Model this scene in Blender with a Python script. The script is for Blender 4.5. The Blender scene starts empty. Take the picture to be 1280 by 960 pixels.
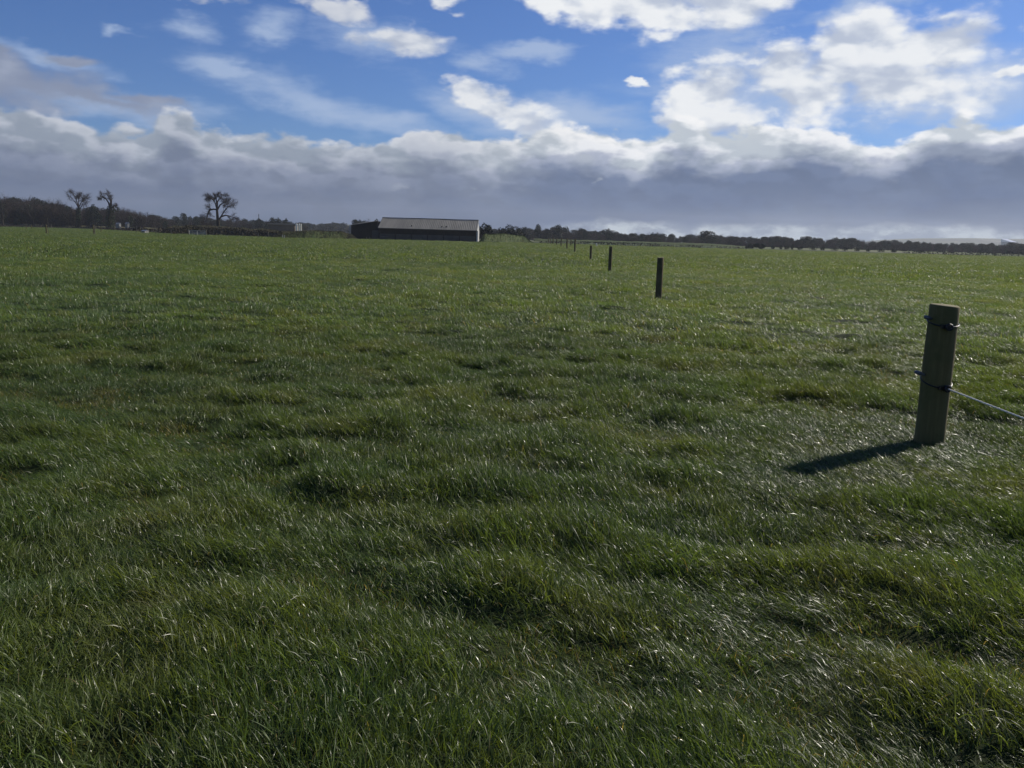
import bpy, math, random
import numpy as np
from mathutils import Vector, Matrix

random.seed(7)
rng = np.random.default_rng(7)
scene = bpy.context.scene
COL = scene.collection
R = math.radians

# ------------------------------------------------------------------ camera
F, CX, CY = 1040.0, 640.0, 480.0
ROLL = math.atan(36.0 / 1280.0)
PITCH = math.atan(184 * math.cos(ROLL) / F)
EYE = 1.5
CAM_R = (Matrix.Rotation(R(90) - PITCH, 3, 'X') @ Matrix.Rotation(ROLL, 3, 'Z'))


def ray(x, y):
    return CAM_R @ Vector(((x - CX) / F, -(y - CY) / F, -1.0))


def at(x, y, D):
    """point at horizontal distance D ahead, in the direction of that spot of the view"""
    v = ray(x, y)
    v = v * (D / v.y)
    return Vector((v.x, v.y, v.z + EYE))


def gnd(x, y):
    v = ray(x, y)
    v = v * (-EYE / v.z)
    return Vector((v.x, v.y, 0.0))


def hor(x):
    return 296 + (x - 640) * 36.0 / 1280.0


def lat(x, D):
    return at(x, hor(x), D).x


cam_data = bpy.data.cameras.new("camera")
cam_data.sensor_width = 36
cam_data.lens = 36 * F / 1280.0
cam_data.clip_start = 0.05
cam_data.clip_end = 30000
cam = bpy.data.objects.new("camera", cam_data)
COL.objects.link(cam)
cam.matrix_world = Matrix.Translation((0, 0, EYE)) @ CAM_R.to_4x4()
scene.camera = cam

# ------------------------------------------------------------------ sun
SUN_AZ, SUN_EL = R(54), R(32.5)      # azimuth clockwise from +Y
sd = bpy.data.lights.new("sun", 'SUN')
sd.energy = 5.0
sd.angle = R(0.55)
sd.color = (1.0, 0.93, 0.82)
sun = bpy.data.objects.new("sun", sd)
COL.objects.link(sun)
SDIR = Vector((math.sin(SUN_AZ) * math.cos(SUN_EL), math.cos(SUN_AZ) * math.cos(SUN_EL), math.sin(SUN_EL)))
sun.rotation_euler = SDIR.to_track_quat('Z', 'Y').to_euler()
sun.location = (60, 45, 60)


# ------------------------------------------------------------------ node helper
class NT:
    def __init__(self, tree):
        self.t = tree
        self.n = tree.nodes
        self.l = tree.links

    def new(self, kind, **kw):
        n = self.n.new(kind)
        for k, v in kw.items():
            setattr(n, k, v)
        return n

    def put(self, sock, val):
        if val is None:
            return
        if isinstance(val, bpy.types.NodeSocket):
            self.l.new(val, sock)
        else:
            sock.default_value = val

    def m(self, op, a, b=None, c=None, clamp=False):
        n = self.new('ShaderNodeMath', operation=op, use_clamp=clamp)
        self.put(n.inputs[0], a)
        self.put(n.inputs[1], b)
        self.put(n.inputs[2], c)
        return n.outputs[0]

    def noise(self, vec, scale, detail=4, rough=0.55, dist=0.0, out='Fac'):
        n = self.new('ShaderNodeTexNoise')
        self.put(n.inputs['Vector'], vec)
        n.inputs['Scale'].default_value = scale
        n.inputs['Detail'].default_value = detail
        n.inputs['Roughness'].default_value = rough
        n.inputs['Distortion'].default_value = dist
        return n.outputs[0] if out == 'Fac' else n.outputs['Color']

    def ramp(self, fac, stops, interp='EASE'):
        n = self.new('ShaderNodeValToRGB')
        n.color_ramp.interpolation = interp
        els = n.color_ramp.elements
        while len(els) < len(stops):
            els.new(0.5)
        for e, (p, c) in zip(els, stops):
            e.position = p
            e.color = (*c, 1) if len(c) == 3 else c
        self.put(n.inputs[0], fac)
        return n.outputs[0]

    def mix(self, fac, a, b, mode='MIX'):
        n = self.new('ShaderNodeMix', data_type='RGBA', blend_type=mode)
        self.put(n.inputs[0], fac)
        self.put(n.inputs[6], a if isinstance(a, bpy.types.NodeSocket) else (*a, 1))
        self.put(n.inputs[7], b if isinstance(b, bpy.types.NodeSocket) else (*b, 1))
        return n.outputs[2]

    def smooth(self, v, lo, hi, tlo=0.0, thi=1.0):
        n = self.new('ShaderNodeMapRange', interpolation_type='SMOOTHSTEP')
        self.put(n.inputs[0], v)
        for i, x in enumerate((lo, hi, tlo, thi)):
            self.put(n.inputs[1 + i], x)
        return n.outputs[0]

    def vm(self, op, a, b=None):
        n = self.new('ShaderNodeVectorMath', operation=op)
        self.put(n.inputs[0], a)
        self.put(n.inputs[1], b)
        return n.outputs[1] if op in ('LENGTH', 'DOT_PRODUCT') else n.outputs[0]


# ------------------------------------------------------------------ sky
def skypx(x, y):
    v = ray(x, y).normalized()
    return math.degrees(math.atan2(v.x, v.y)), math.degrees(math.asin(v.z))


world = bpy.data.worlds.new("World")
scene.world = world
world.use_nodes = True
W = NT(world.node_tree)
for n in list(W.n):
    W.n.remove(n)
sky = W.new('ShaderNodeTexSky', sky_type='NISHITA')
sky.sun_disc = False
sky.sun_elevation = SUN_EL
sky.sun_rotation = SUN_AZ
sky.altitude = 50
sky.air_density = 1.0
sky.dust_density = 0.35
sky.ozone_density = 2.2
tc = W.new('ShaderNodeTexCoord')
D3 = tc.outputs['Generated']
sep = W.new('ShaderNodeSeparateXYZ')
W.l.new(D3, sep.inputs[0])
AZ = W.m('MULTIPLY', W.m('ARCTAN2', sep.outputs[0], sep.outputs[1]), 180 / math.pi)
EL = W.m('MULTIPLY', W.m('ARCSINE', sep.outputs[2]), 180 / math.pi)
# cloud noise space: flattened so that clouds stretch along the horizon
mp = W.new('ShaderNodeMapping')
mp.inputs['Scale'].default_value = (1, 1, 2.0)
W.l.new(D3, mp.inputs[0])
P1 = mp.outputs[0]
# the same space, a small step towards the light, for relief
step = Vector((0.010, 0.004, 0.022))
P1s = W.vm('ADD', P1, tuple(step))

nA = W.noise(P1, 9.0, 8, 0.58)
nAs = W.noise(P1s, 9.0, 8, 0.58)
nB = W.noise(P1, 3.4, 5, 0.55)
nC = W.noise(P1, 26.0, 5, 0.6)


def billow(p, jit):
    v = W.new('ShaderNodeTexVoronoi', feature='SMOOTH_F1')
    v.inputs['Scale'].default_value = 15.0
    v.inputs['Detail'].default_value = 2.0
    v.inputs['Roughness'].default_value = 0.55
    v.inputs['Smoothness'].default_value = 0.35
    wv = W.vm('MULTIPLY_ADD', jit, (0.035, 0.035, 0.035))
    wv.node.inputs[2].default_value = (0, 0, 0)
    W.l.new(p, wv.node.inputs[2])
    W.l.new(wv, v.inputs['Vector'])
    return W.m('SUBTRACT', 1.0, v.outputs['Distance'])


jit = W.noise(P1, 16.0, 3, 0.6, out='Color')
bA, bAs = billow(P1, jit), billow(P1s, jit)
nA = W.m('ADD', W.m('MULTIPLY', nA, 0.72), W.m('MULTIPLY', W.m('SUBTRACT', bA, 0.18), 0.30))
nAs = W.m('ADD', W.m('MULTIPLY', nAs, 0.72), W.m('MULTIPLY', W.m('SUBTRACT', bAs, 0.18), 0.30))
relief = W.m('SUBTRACT', nA, nAs)

ae = W.new('ShaderNodeCombineXYZ')
wob = W.noise(P1, 13.0, 4, 0.6, out='Color')
ws = W.new('ShaderNodeSeparateColor')
W.l.new(wob, ws.inputs[0])
W.put(ae.inputs[0], W.m('MULTIPLY_ADD', W.m('SUBTRACT', ws.outputs[0], 0.5), 5.0, AZ))
W.put(ae.inputs[1], W.m('MULTIPLY_ADD', W.m('SUBTRACT', ws.outputs[1], 0.5), 2.6, EL))
AE = ae.outputs[0]


def blob(x, y, rx, ry, rot=0):
    a, e = skypx(x, y)
    k = 17.5        # about 17.5 px of the photo to a degree
    mpn = W.new('ShaderNodeMapping', vector_type='TEXTURE')
    mpn.inputs['Location'].default_value = (a, e, 0)
    mpn.inputs['Rotation'].default_value = (0, 0, R(rot))
    mpn.inputs['Scale'].default_value = (rx / k, ry / k, 1)
    W.l.new(AE, mpn.inputs[0])
    return W.m('SUBTRACT', 1.0, W.vm('LENGTH', mpn.outputs[0]))


def union(bl):
    o = bl[0]
    for b in bl[1:]:
        o = W.m('SMOOTH_MAX', o, b, 0.1)
    return o


# cumulus heaps (x, y, half width, half height, tilt)
heaps = [
    (1070, 72, 140, 60, 4), (1175, 62, 100, 54, -8), (975, 86, 110, 48, 12), (895, 118, 84, 62, 20),
    (1010, 112, 100, 48, -14), (1110, 108, 140, 48, -6), (1050, 50, 90, 44, 0), (885, 152, 84, 46, 0),
    (800, -2, 160, 44, -4), (900, 0, 104, 40, 4), (720, -8, 84, 28, 0), (840, 18, 84, 26, 0),
    (512, 55, 78, 28, 4), (424, 12, 52, 15, 0), (556, 4, 46, 12, 0), (272, 1, 46, 13, 0),
    (1268, 92, 34, 10, 0), (805, 100, 22, 7, 0),
    (1330, 40, 60, 40, 0), (590, 118, 52, 20, -26), (645, 142, 80, 28, -16), 
]
wisps = [
    (400, 128, 150, 26, -14), (470, 150, 110, 22, -8),  (1150, 130, 170, 40, 0),
    (1230, 100, 140, 40, 0), (590, 140, 100, 30, -20), (90, 120, 190, 22, -4), (700, 150, 150, 26, 0), 
    (960, 120, 160, 50, 0), (228, 33, 40, 18, 0), (345, 30, 50, 22, 0), (345, 42, 36, 12, 0), (600, 82, 44, 18, 0), (672, 61, 46, 12, 0), (157, 41, 18, 7, 0), (930, 46, 60, 18, 6), (475, 45, 100, 30, 0), (280, 84, 50, 12, 0), (900, 60, 100, 60, 0), (60, 70, 80, 12, -8), (1080, 8, 90, 12, 10),
]
fade_up = W.smooth(EL, 17, 30)
F1 = union([blob(*h) for h in heaps])
# beyond the framed sky: loose scattered heaps
far_n = W.noise(P1, 2.3, 4, 0.5)
F_else = W.m('MULTIPLY_ADD', far_n, 4.0, -2.35)
out_zone = W.m('MAXIMUM', W.smooth(W.m('ABSOLUTE', AZ), 36, 48), W.smooth(EL, 20, 28))
F_else = W.m('SUBTRACT', F_else, W.m('SUBTRACT', 2.0, W.m('MULTIPLY', out_zone, 2.0)))
F1 = W.m('MAXIMUM', F1, F_else)
F1n = W.m('ADD', F1, W.m('MULTIPLY', W.m('SUBTRACT', nA, 0.48), 1.55))
F1n = W.m('ADD', F1n, W.m('MULTIPLY', W.m('SUBTRACT', nC, 0.5), 0.7))
d1 = W.smooth(F1n, -0.05, 0.46, 0.0, 0.98)
F2 = union([blob(*h) for h in wisps])
mw = W.new('ShaderNodeMapping')
mw.inputs['Scale'].default_value = (2.0, 2.0, 9.0)
mw.inputs['Rotation'].default_value = (0, R(-9), 0)
W.l.new(D3, mw.inputs[0])
nW = W.noise(mw.outputs[0], 3.0, 7, 0.62)
d2 = W.m('MULTIPLY', W.smooth(W.m('MULTIPLY_ADD', W.m('SUBTRACT', nW, 0.5), 2.2, F2), -0.1, 1.0), 0.70)
F4 = union([blob(*h) for h in [(30, 100, 150, 34, -6), (-60, 100, 160, 50, 0), (110, 118, 120, 18, -8), (90, 72, 46, 9, 0), (0, 68, 24, 16, 0), (180, 122, 60, 10, -8)]])
d4 = W.smooth(W.m('ADD', F4, W.m('MULTIPLY', W.m('SUBTRACT', nA, 0.5), 1.3)), -0.1, 0.55, 0.0, 0.9)

# long cloud bank above the horizon: upper edge against azimuth
tops = [(-220, 120), (-60, 110), (0, 120), (70, 138), (150, 146), (185, 148), (205, 132), (228, 128), (250, 148), (300, 152), (400, 157),
        (490, 166), (515, 153), (560, 150), (600, 160), (660, 158), (715, 150), (770, 150), (800, 156), (850, 143), (905, 150),
        (960, 152), (1040, 157), (1110, 164), (1150, 146), (1200, 136), (1240, 146), (1300, 140), (1480, 150)]
fc = W.new('ShaderNodeFloatCurve')
cv = fc.mapping.curves[0]
pts = []
for x, y in tops:
    a, e = skypx(x, y)
    pts.append(((a + 60) / 120, e / 20))
pts = [(0.0, pts[0][1])] + pts + [(1.0, pts[-1][1])]
cv.points[0].location = pts[0]
cv.points[1].location = pts[-1]
for p in pts[1:-1]:
    cv.points.new(*p)
fc.mapping.update()
W.put(fc.inputs[1], W.m('DIVIDE', W.m('ADD', AZ, 60), 120))
H = W.m('MULTIPLY', fc.outputs[0], 20)
t0 = W.m('SUBTRACT', H, EL)                    # degrees below the edge
edge = W.m('ADD', W.m('MULTIPLY', W.m('SUBTRACT', nA, 0.49), 3.4), W.m('MULTIPLY', W.m('SUBTRACT', nC, 0.5), 1.4))
t1 = W.m('ADD', t0, edge)
d3 = W.smooth(t1, -0.12, 0.38)
# how it darkens away from the lit rim
t2 = W.m('ADD', t1, W.m('MULTIPLY', W.m('SUBTRACT', nB, 0.5), 5.0))
tn = W.m('DIVIDE', t2, 10.0, clamp=True)
K = 10.0                                       # world strength is 0.1


def c8(r, g, b):
    def f(u):
        u /= 255
        return u / 12.92 if u <= 0.04045 else ((u + .055) / 1.055) ** 2.4
    return (f(r), f(g), f(b))


right = W.ramp(tn, [(0.0, c8(236, 238, 240)), (0.12, c8(226, 230, 236)), (0.21, c8(158, 168, 190)),
                    (0.31, c8(96, 114, 148)), (0.60, c8(74, 96, 136)), (0.85, c8(74, 99, 138))])
left = W.ramp(tn, [(0.0, c8(196, 202, 212)), (0.12, c8(172, 180, 194)), (0.26, c8(124, 135, 159)),
                   (0.44, c8(90, 105, 135)), (0.66, c8(72, 92, 124)), (0.95, c8(68, 90, 124))])
lr = W.smooth(W.m('MULTIPLY_ADD', W.m('SUBTRACT', nB, 0.5), 14.0, AZ), -10, 8)
bank = W.mix(lr, left, right)
rel = W.smooth(relief, -0.09, 0.09, 0.74, 1.10)
relm = W.new('ShaderNodeCombineColor')
for i, g_ in enumerate((1.45, 1.22, 1.0)):
    W.put(relm.inputs[i], W.m('POWER', rel, g_))
relfade = W.smooth(t2, 1.6, 4.2, 1.0, 0.35)
bank = W.mix(relfade, bank, W.mix(1.0, bank, relm.outputs[0], 'MULTIPLY'))
# pale patches lower in the bank
pp = union([blob(505, 238, 48, 15), blob(590, 232, 30, 8), blob(750, 222, 8, 8), blob(625, 195, 70, 22, -10), blob(730, 195, 40, 14),
            blob(500, 195, 60, 12), blob(130, 165, 90, 16)])
pm = W.smooth(W.m('MULTIPLY_ADD', W.m('SUBTRACT', nA, 0.5), 3.0, pp), 0.0, 0.9, 0, 0.75)
bank = W.mix(pm, bank, c8(178, 186, 198))
# lighter gap right above the land, brightest to the right
e2 = W.m('MULTIPLY_ADD', W.m('SUBTRACT', nA, 0.5), 1.7, EL)
gap = W.m('MULTIPLY', W.smooth(e2, 0.5, 1.05, 1.0, 0.0), W.smooth(AZ, 0, 7))
gap = W.m('MULTIPLY', gap, W.smooth(nC, 0.38, 0.58, 0.3, 1.0))
bank = W.mix(gap, bank, c8(196, 206, 214))
veil = W.m('MULTIPLY', W.smooth(W.m('MULTIPLY_ADD', W.m('SUBTRACT', nW, 0.5), 5.0, EL), 0.2, 3.0, 0.28, 0.0), W.smooth(AZ, 2, 16))
bank = W.mix(veil, bank, c8(138, 152, 174))

cum = W.ramp(W.m('ADD', W.smooth(relief, -0.14, 0.12, 0.2, 0.95), W.m('MULTIPLY', W.m('SUBTRACT', nB, 0.5), 0.5)),
             [(0.0, c8(168, 180, 204)), (0.35, c8(200, 208, 222)), (0.65, c8(222, 227, 235)), (1.0, c8(242, 244, 246))], 'LINEAR')
# heaps far from the sun (left) are greyer
cum = W.mix(W.smooth(AZ, -26, 4, 0.8, 0.0), cum, c8(160, 168, 188))


def scale(col, s):
    n = W.new('ShaderNodeVectorMath', operation='SCALE')
    W.l.new(col, n.inputs[0])
    n.inputs['Scale'].default_value = s
    return n.outputs[0]


tint = W.mix(1.0, sky.outputs[0], (0.36, 0.53, 0.88), 'MULTIPLY')
SKY_GAIN, CL_GAIN = 1.0, 1.0
base = scale(tint, SKY_GAIN)
c_w = W.mix(d2, base, scale(W.ramp(AZ, [(0.0, c8(176, 194, 222)), (1.0, c8(176, 194, 222))]), K * CL_GAIN))
c_c = W.mix(d1, c_w, scale(cum, K * CL_GAIN))
grey = W.ramp(nA, [(0.3, c8(132, 142, 166)), (0.7, c8(172, 180, 198))])
c_c = W.mix(d4, c_c, scale(grey, K * CL_GAIN))
c_b = W.mix(d3, c_c, scale(bank, K * CL_GAIN))
below = W.smooth(EL, -0.6, -0.1)
c_f = W.mix(below, tuple(x * K for x in (0.03, 0.04, 0.02)), c_b)
bg = W.new('ShaderNodeBackground')
W.l.new(c_f, bg.inputs[0])
bg.inputs[1].default_value = 0.1
wo = W.new('ShaderNodeOutputWorld')
W.l.new(bg.outputs[0], wo.inputs[0])
world.cycles.sampling_method = 'MANUAL'
world.cycles.sample_map_resolution = 512


# ------------------------------------------------------------------ materials
def mat(name, col, rough=0.8, var=0.25, scale=2.0, col2=None, metallic=0.0, spec=0.3, transl=0.0, bump=0.0, bscale=20.0):
    m = bpy.data.materials.new(name)
    m.use_nodes = True
    T = NT(m.node_tree)
    b = T.n['Principled BSDF']
    g = T.new('ShaderNodeNewGeometry')
    nz = T.noise(g.outputs['Position'], scale, 5, 0.6)
    if col2 is None:
        col2 = tuple(min(1, c * (1 + var)) for c in col)
        col = tuple(c * (1 - var) for c in col)
    cc = T.ramp(nz, [(0.32, col), (0.68, col2)], 'LINEAR')
    T.l.new(cc, b.inputs['Base Color'])
    b.inputs['Roughness'].default_value = rough
    b.inputs['Metallic'].default_value = metallic
    b.inputs['Specular IOR Level'].default_value = spec
    if bump:
        bn = T.new('ShaderNodeBump')
        bn.inputs['Strength'].default_value = bump
        bn.inputs['Distance'].default_value = 0.02
        T.l.new(T.noise(g.outputs['Position'], bscale, 6, 0.65), bn.inputs['Height'])
        T.l.new(bn.outputs[0], b.inputs['Normal'])
    if transl:
        tr = T.new('ShaderNodeBsdfTranslucent')
        T.l.new(cc, tr.inputs[0])
        mx = T.new('ShaderNodeMixShader')
        mx.inputs[0].default_value = transl
        T.l.new(b.outputs[0], mx.inputs[1])
        T.l.new(tr.outputs[0], mx.inputs[2])
        T.l.new(mx.outputs[0], T.n['Material Output'].inputs[0])
    return m


def grass_mat(name, rough, spec, transl, gain=1.0):
    m = bpy.data.materials.new(name)
    m.use_nodes = True
    T = NT(m.node_tree)
    b = T.n['Principled BSDF']
    g = T.new('ShaderNodeNewGeometry')
    at_ = T.new('ShaderNodeAttribute', attribute_name='blade')
    sc = T.new('ShaderNodeSeparateColor')
    T.l.new(at_.outputs['Color'], sc.inputs[0])
    big = T.noise(g.outputs['Position'], 0.9, 4, 0.6)
    patch = T.noise(g.outputs['Position'], 0.16, 3, 0.6)
    G = lambda c: tuple(x * gain for x in c)
    green = T.ramp(big, [(0.30, G((0.050, 0.088, 0.020))), (0.5, G((0.070, 0.104, 0.022))), (0.70, G((0.108, 0.127, 0.028)))], 'LINEAR')
    blue = T.mix(T.smooth(patch, 0.42, 0.62, 0.0, 0.6), green, G((0.046, 0.080, 0.032)))
    brown = T.noise(g.outputs['Position'], 1.15, 3, 0.55)
    blue = T.mix(T.smooth(brown, 0.57, 0.75, 0.0, 0.35), blue, G((0.100, 0.084, 0.028)))
    # fresh blade to dry straw, blade by blade
    c = T.mix(T.smooth(sc.outputs[0], 0.80, 0.97, 0.0, 1.0), blue, G((0.16, 0.13, 0.05)))
    br = T.m('MULTIPLY_ADD', sc.outputs[1], 0.9, 0.55)
    cc = T.new('ShaderNodeVectorMath', operation='SCALE')
    T.l.new(c, cc.inputs[0])
    T.l.new(br, cc.inputs['Scale'])
    c = cc.outputs[0]
    T.l.new(c, b.inputs['Base Color'])
    T.put(b.inputs['Roughness'], T.m('MULTIPLY_ADD', sc.outputs[2], 0.25, rough))
    b.inputs['Specular IOR Level'].default_value = spec
    tr = T.new('ShaderNodeBsdfTranslucent')
    T.l.new(T.mix(1.0, c, (1.38, 1.25, 0.60), 'MULTIPLY'), tr.inputs[0])
    mx = T.new('ShaderNodeMixShader')
    mx.inputs[0].default_value = transl
    T.l.new(b.outputs[0], mx.inputs[1])
    T.l.new(tr.outputs[0], mx.inputs[2])
    T.l.new(mx.outputs[0], T.n['Material Output'].inputs[0])
    return m


# ------------------------------------------------------------------ object helpers
def mesh(name, verts, faces, smooth=False, m=None):
    me = bpy.data.meshes.new(name)
    me.from_pydata([tuple(v) for v in verts], [], faces)
    if smooth:
        me.polygons.foreach_set('use_smooth', [True] * len(me.polygons))
    if m:
        me.materials.append(m)
    me.update()
    return me


def link(name, me, parent=None, loc=None):
    o = bpy.data.objects.new(name, me)
    COL.objects.link(o)
    if parent:
        o.parent = parent
    if loc is not None:
        o.location = loc
    return o


def tag(o, label=None, cat=None, group=None, kind=None):
    if label:
        o['label'] = label
    if cat:
        o['category'] = cat
    if group:
        o['group'] = group
    if kind:
        o['kind'] = kind
    return o


def empty(name, loc, rz=0.0):
    o = bpy.data.objects.new(name, None)
    COL.objects.link(o)
    o.location = loc
    o.rotation_euler.z = rz
    o.empty_display_size = 0.5
    return o


class MB:
    """collects simple solids into one mesh"""
    def __init__(self):
        self.v, self.f = [], []

    def add(self, vs, fs):
        k = len(self.v)
        self.v += [tuple(p) for p in vs]
        self.f += [tuple(i + k for i in f) for f in fs]

    def box(self, a, b):
        x0, y0, z0 = a
        x1, y1, z1 = b
        self.add([(x0, y0, z0), (x1, y0, z0), (x1, y1, z0), (x0, y1, z0), (x0, y0, z1), (x1, y0, z1), (x1, y1, z1), (x0, y1, z1)],
                 [(0, 3, 2, 1), (4, 5, 6, 7), (0, 1, 5, 4), (1, 2, 6, 5), (2, 3, 7, 6), (3, 0, 4, 7)])

    def tube(self, pts, rads, n=6, cap=True):
        pts = [Vector(p) for p in pts]
        k = len(self.v)
        up = None
        for i, p in enumerate(pts):
            d = (pts[min(i + 1, len(pts) - 1)] - pts[max(i - 1, 0)]).normalized()
            if up is None:
                up = d.orthogonal().normalized()
            else:
                up = (up - d * up.dot(d))
                up = up.normalized() if up.length > 1e-6 else d.orthogonal().normalized()
            s = d.cross(up)
            for j in range(n):
                a = 2 * math.pi * j / n
                self.v.append(tuple(p + (up * math.cos(a) + s * math.sin(a)) * rads[i]))
        for i in range(len(pts) - 1):
            for j in range(n):
                a, b = k + i * n + j, k + i * n + (j + 1) % n
                self.f.append((a, b, b + n, a + n))
        if cap:
            self.f.append(tuple(k + j for j in range(n))[::-1])
            e = k + (len(pts) - 1) * n
            self.f.append(tuple(e + j for j in range(n)))

    def build(self, name, m, parent=None, loc=None, smooth=False):
        return link(name, mesh(name, self.v, self.f, smooth, m), parent, loc)


# value noise for the terrain and the grass sward
_T = rng.random((256, 256))


def vnoise(x, y):
    xi, yi = np.floor(x).astype(int), np.floor(y).astype(int)
    fx, fy = x - xi, y - yi
    fx, fy = fx * fx * (3 - 2 * fx), fy * fy * (3 - 2 * fy)
    g = lambda a, b: _T[a % 256, b % 256]
    return (g(xi, yi) * (1 - fx) * (1 - fy) + g(xi + 1, yi) * fx * (1 - fy) + g(xi, yi + 1) * (1 - fx) * fy + g(xi + 1, yi + 1) * fx * fy)


def fbm(x, y, o=3):
    s, a, t = 0, 1, 0
    for i in range(o):
        s = s + a * vnoise(x * 2 ** i + 17.3 * i, y * 2 ** i + 9.1 * i)
        t += a
        a *= 0.5
    return s / t


def hump(x, y):
    """sward height factor 0..1 : tussocks and hollows"""
    return 0.75 * fbm(x * 2.0 + 40, y * 2.7 + 11, 2) + 0.25 * fbm(x * 0.5 + 4, y * 0.7 + 1, 2)


def ground_z(x, y):
    r = np.sqrt(x * x + y * y)
    fade = 1 / (1 + (r / 45) ** 2) * (1 - 0.95 * np.exp(-(((x - 2.5) ** 2 + (y - 5.8) ** 2) / 2.2) ** 2))  # relief levelled by the nearest stake so its shadow lies unbroken
    z = ((fbm(x * 2.0 + 40, y * 2.7 + 11, 2) - 0.5) * 0.17 + (fbm(x * 0.22 + 3, y * 0.22 + 5, 2) - 0.5) * 0.12) * fade
    return z


# ------------------------------------------------------------------ ground sheet
def axis_vals(lo, hi, fine, r0, grow):
    v, s, out = 0.0, fine, [0.0]
    while v < hi:
        if v > r0:
            s *= grow
        v += s
        out.append(v)
    return out


ys = axis_vals(0, 9000, 0.09, 14, 1.045)
ys = [-y for y in axis_vals(0, 9000, 0.5, 3, 1.25)[1:]][::-1] + ys
xp = axis_vals(0, 9000, 0.11, 9, 1.05)
xs = [-x for x in xp[1:]][::-1] + xp
X, Y = np.meshgrid(np.array(xs), np.array(ys))
Z = ground_z(X, Y)
nx, ny = len(xs), len(ys)
V = np.stack([X.ravel(), Y.ravel(), Z.ravel()], 1)
ii = np.arange((ny - 1) * (nx - 1))
r_, c_ = ii // (nx - 1), ii % (nx - 1)
a_ = r_ * nx + c_
faces = np.stack([a_, a_ + 1, a_ + nx + 1, a_ + nx], 1)


def np_mesh(name, V, faces, smooth=True, mt=None):
    me = bpy.data.meshes.new(name)
    k = faces.shape[1]
    me.vertices.add(len(V))
    me.vertices.foreach_set('co', V.astype(np.float32).ravel())
    me.loops.add(faces.size)
    me.loops.foreach_set('vertex_index', faces.astype(np.int32).ravel())
    me.polygons.add(len(faces))
    me.polygons.foreach_set('loop_start', np.arange(len(faces), dtype=np.int32) * k)
    me.polygons.foreach_set('loop_total', np.full(len(faces), k, np.int32))
    me.polygons.foreach_set('use_smooth', np.full(len(faces), smooth))
    if mt:
        me.materials.append(mt)
    me.update(calc_edges=True)
    return me


gm = bpy.data.materials.new("ground_turf")
gm.use_nodes = True
T = NT(gm.node_tree)
gb = T.n['Principled BSDF']
gg = T.new('ShaderNodeNewGeometry')
n1 = T.noise(gg.outputs['Position'], 1.6, 6, 0.65)
n2 = T.noise(gg.outputs['Position'], 0.012, 3, 0.55)
n3 = T.noise(gg.outputs['Position'], 30, 4, 0.7)
near = T.ramp(n1, [(0.35, (0.016, 0.028, 0.008)), (0.65, (0.030, 0.040, 0.012))], 'LINEAR')
near = T.mix(T.smooth(n3, 0.45, 0.75, 0, 0.4), near, (0.045, 0.036, 0.018))
farc = T.ramp(n2, [(0.36, (0.085, 0.115, 0.045)), (0.5, (0.120, 0.130, 0.060)), (0.60, (0.150, 0.145, 0.085)), (0.68, (0.095, 0.125, 0.050))], 'CONSTANT')
ln = T.vm('LENGTH', gg.outputs['Position'])
T.l.new(T.mix(T.smooth(ln, 250, 300), near, farc), gb.inputs['Base Color'])
gb.inputs['Roughness'].default_value = 0.9
gb.inputs['Specular IOR Level'].default_value = 0.1
ground = link('ground', np_mesh('ground', V, faces, True, gm))
tag(ground, kind='structure')


# ------------------------------------------------------------------ scatter through geometry nodes
def scatter(name, protos, P, idx, rot, scl):
    """one object of stuff: protos (meshes) on points"""
    coll = bpy.data.collections.new(name + "_sources")
    for i, me in enumerate(protos):
        coll.objects.link(bpy.data.objects.new("%s_source_%02d" % (name, i), me))
    me = bpy.data.meshes.new(name)
    me.vertices.add(len(P))
    me.vertices.foreach_set('co', P.astype(np.float32).ravel())
    for nm, ty, arr in (('idx', 'INT', idx), ('rot', 'FLOAT_VECTOR', rot), ('scl', 'FLOAT_VECTOR', scl)):
        a = me.attributes.new(nm, ty, 'POINT')
        if ty == 'INT':
            a.data.foreach_set('value', arr.astype(np.int32))
        else:
            a.data.foreach_set('vector', arr.astype(np.float32).ravel())
    ob = link(name, me)
    ng = bpy.data.node_groups.new(name + "_nodes", 'GeometryNodeTree')
    ng.interface.new_socket('Geometry', in_out='INPUT', socket_type='NodeSocketGeometry')
    ng.interface.new_socket('Geometry', in_out='OUTPUT', socket_type='NodeSocketGeometry')
    gi = ng.nodes.new('NodeGroupInput')
    go = ng.nodes.new('NodeGroupOutput')
    ip = ng.nodes.new('GeometryNodeInstanceOnPoints')
    ci = ng.nodes.new('GeometryNodeCollectionInfo')
    ci.inputs[0].default_value = coll
    ci.inputs[1].default_value = True
    ci.inputs[2].default_value = True
    ip.inputs['Pick Instance'].default_value = True
    L = ng.links.new
    L(gi.outputs[0], ip.inputs['Points'])
    L(ci.outputs[0], ip.inputs['Instance'])

    def na(nm, ty):
        n = ng.nodes.new('GeometryNodeInputNamedAttribute')
        n.data_type = ty
        n.inputs[0].default_value = nm
        return n.outputs[0]
    L(na('idx', 'INT'), ip.inputs['Instance Index'])
    L(na('rot', 'FLOAT_VECTOR'), ip.inputs['Rotation'])
    L(na('scl', 'FLOAT_VECTOR'), ip.inputs['Scale'])
    L(ip.outputs[0], go.inputs[0])
    md = ob.modifiers.new('scatter', 'NODES')
    md.node_group = ng
    return ob


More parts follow.
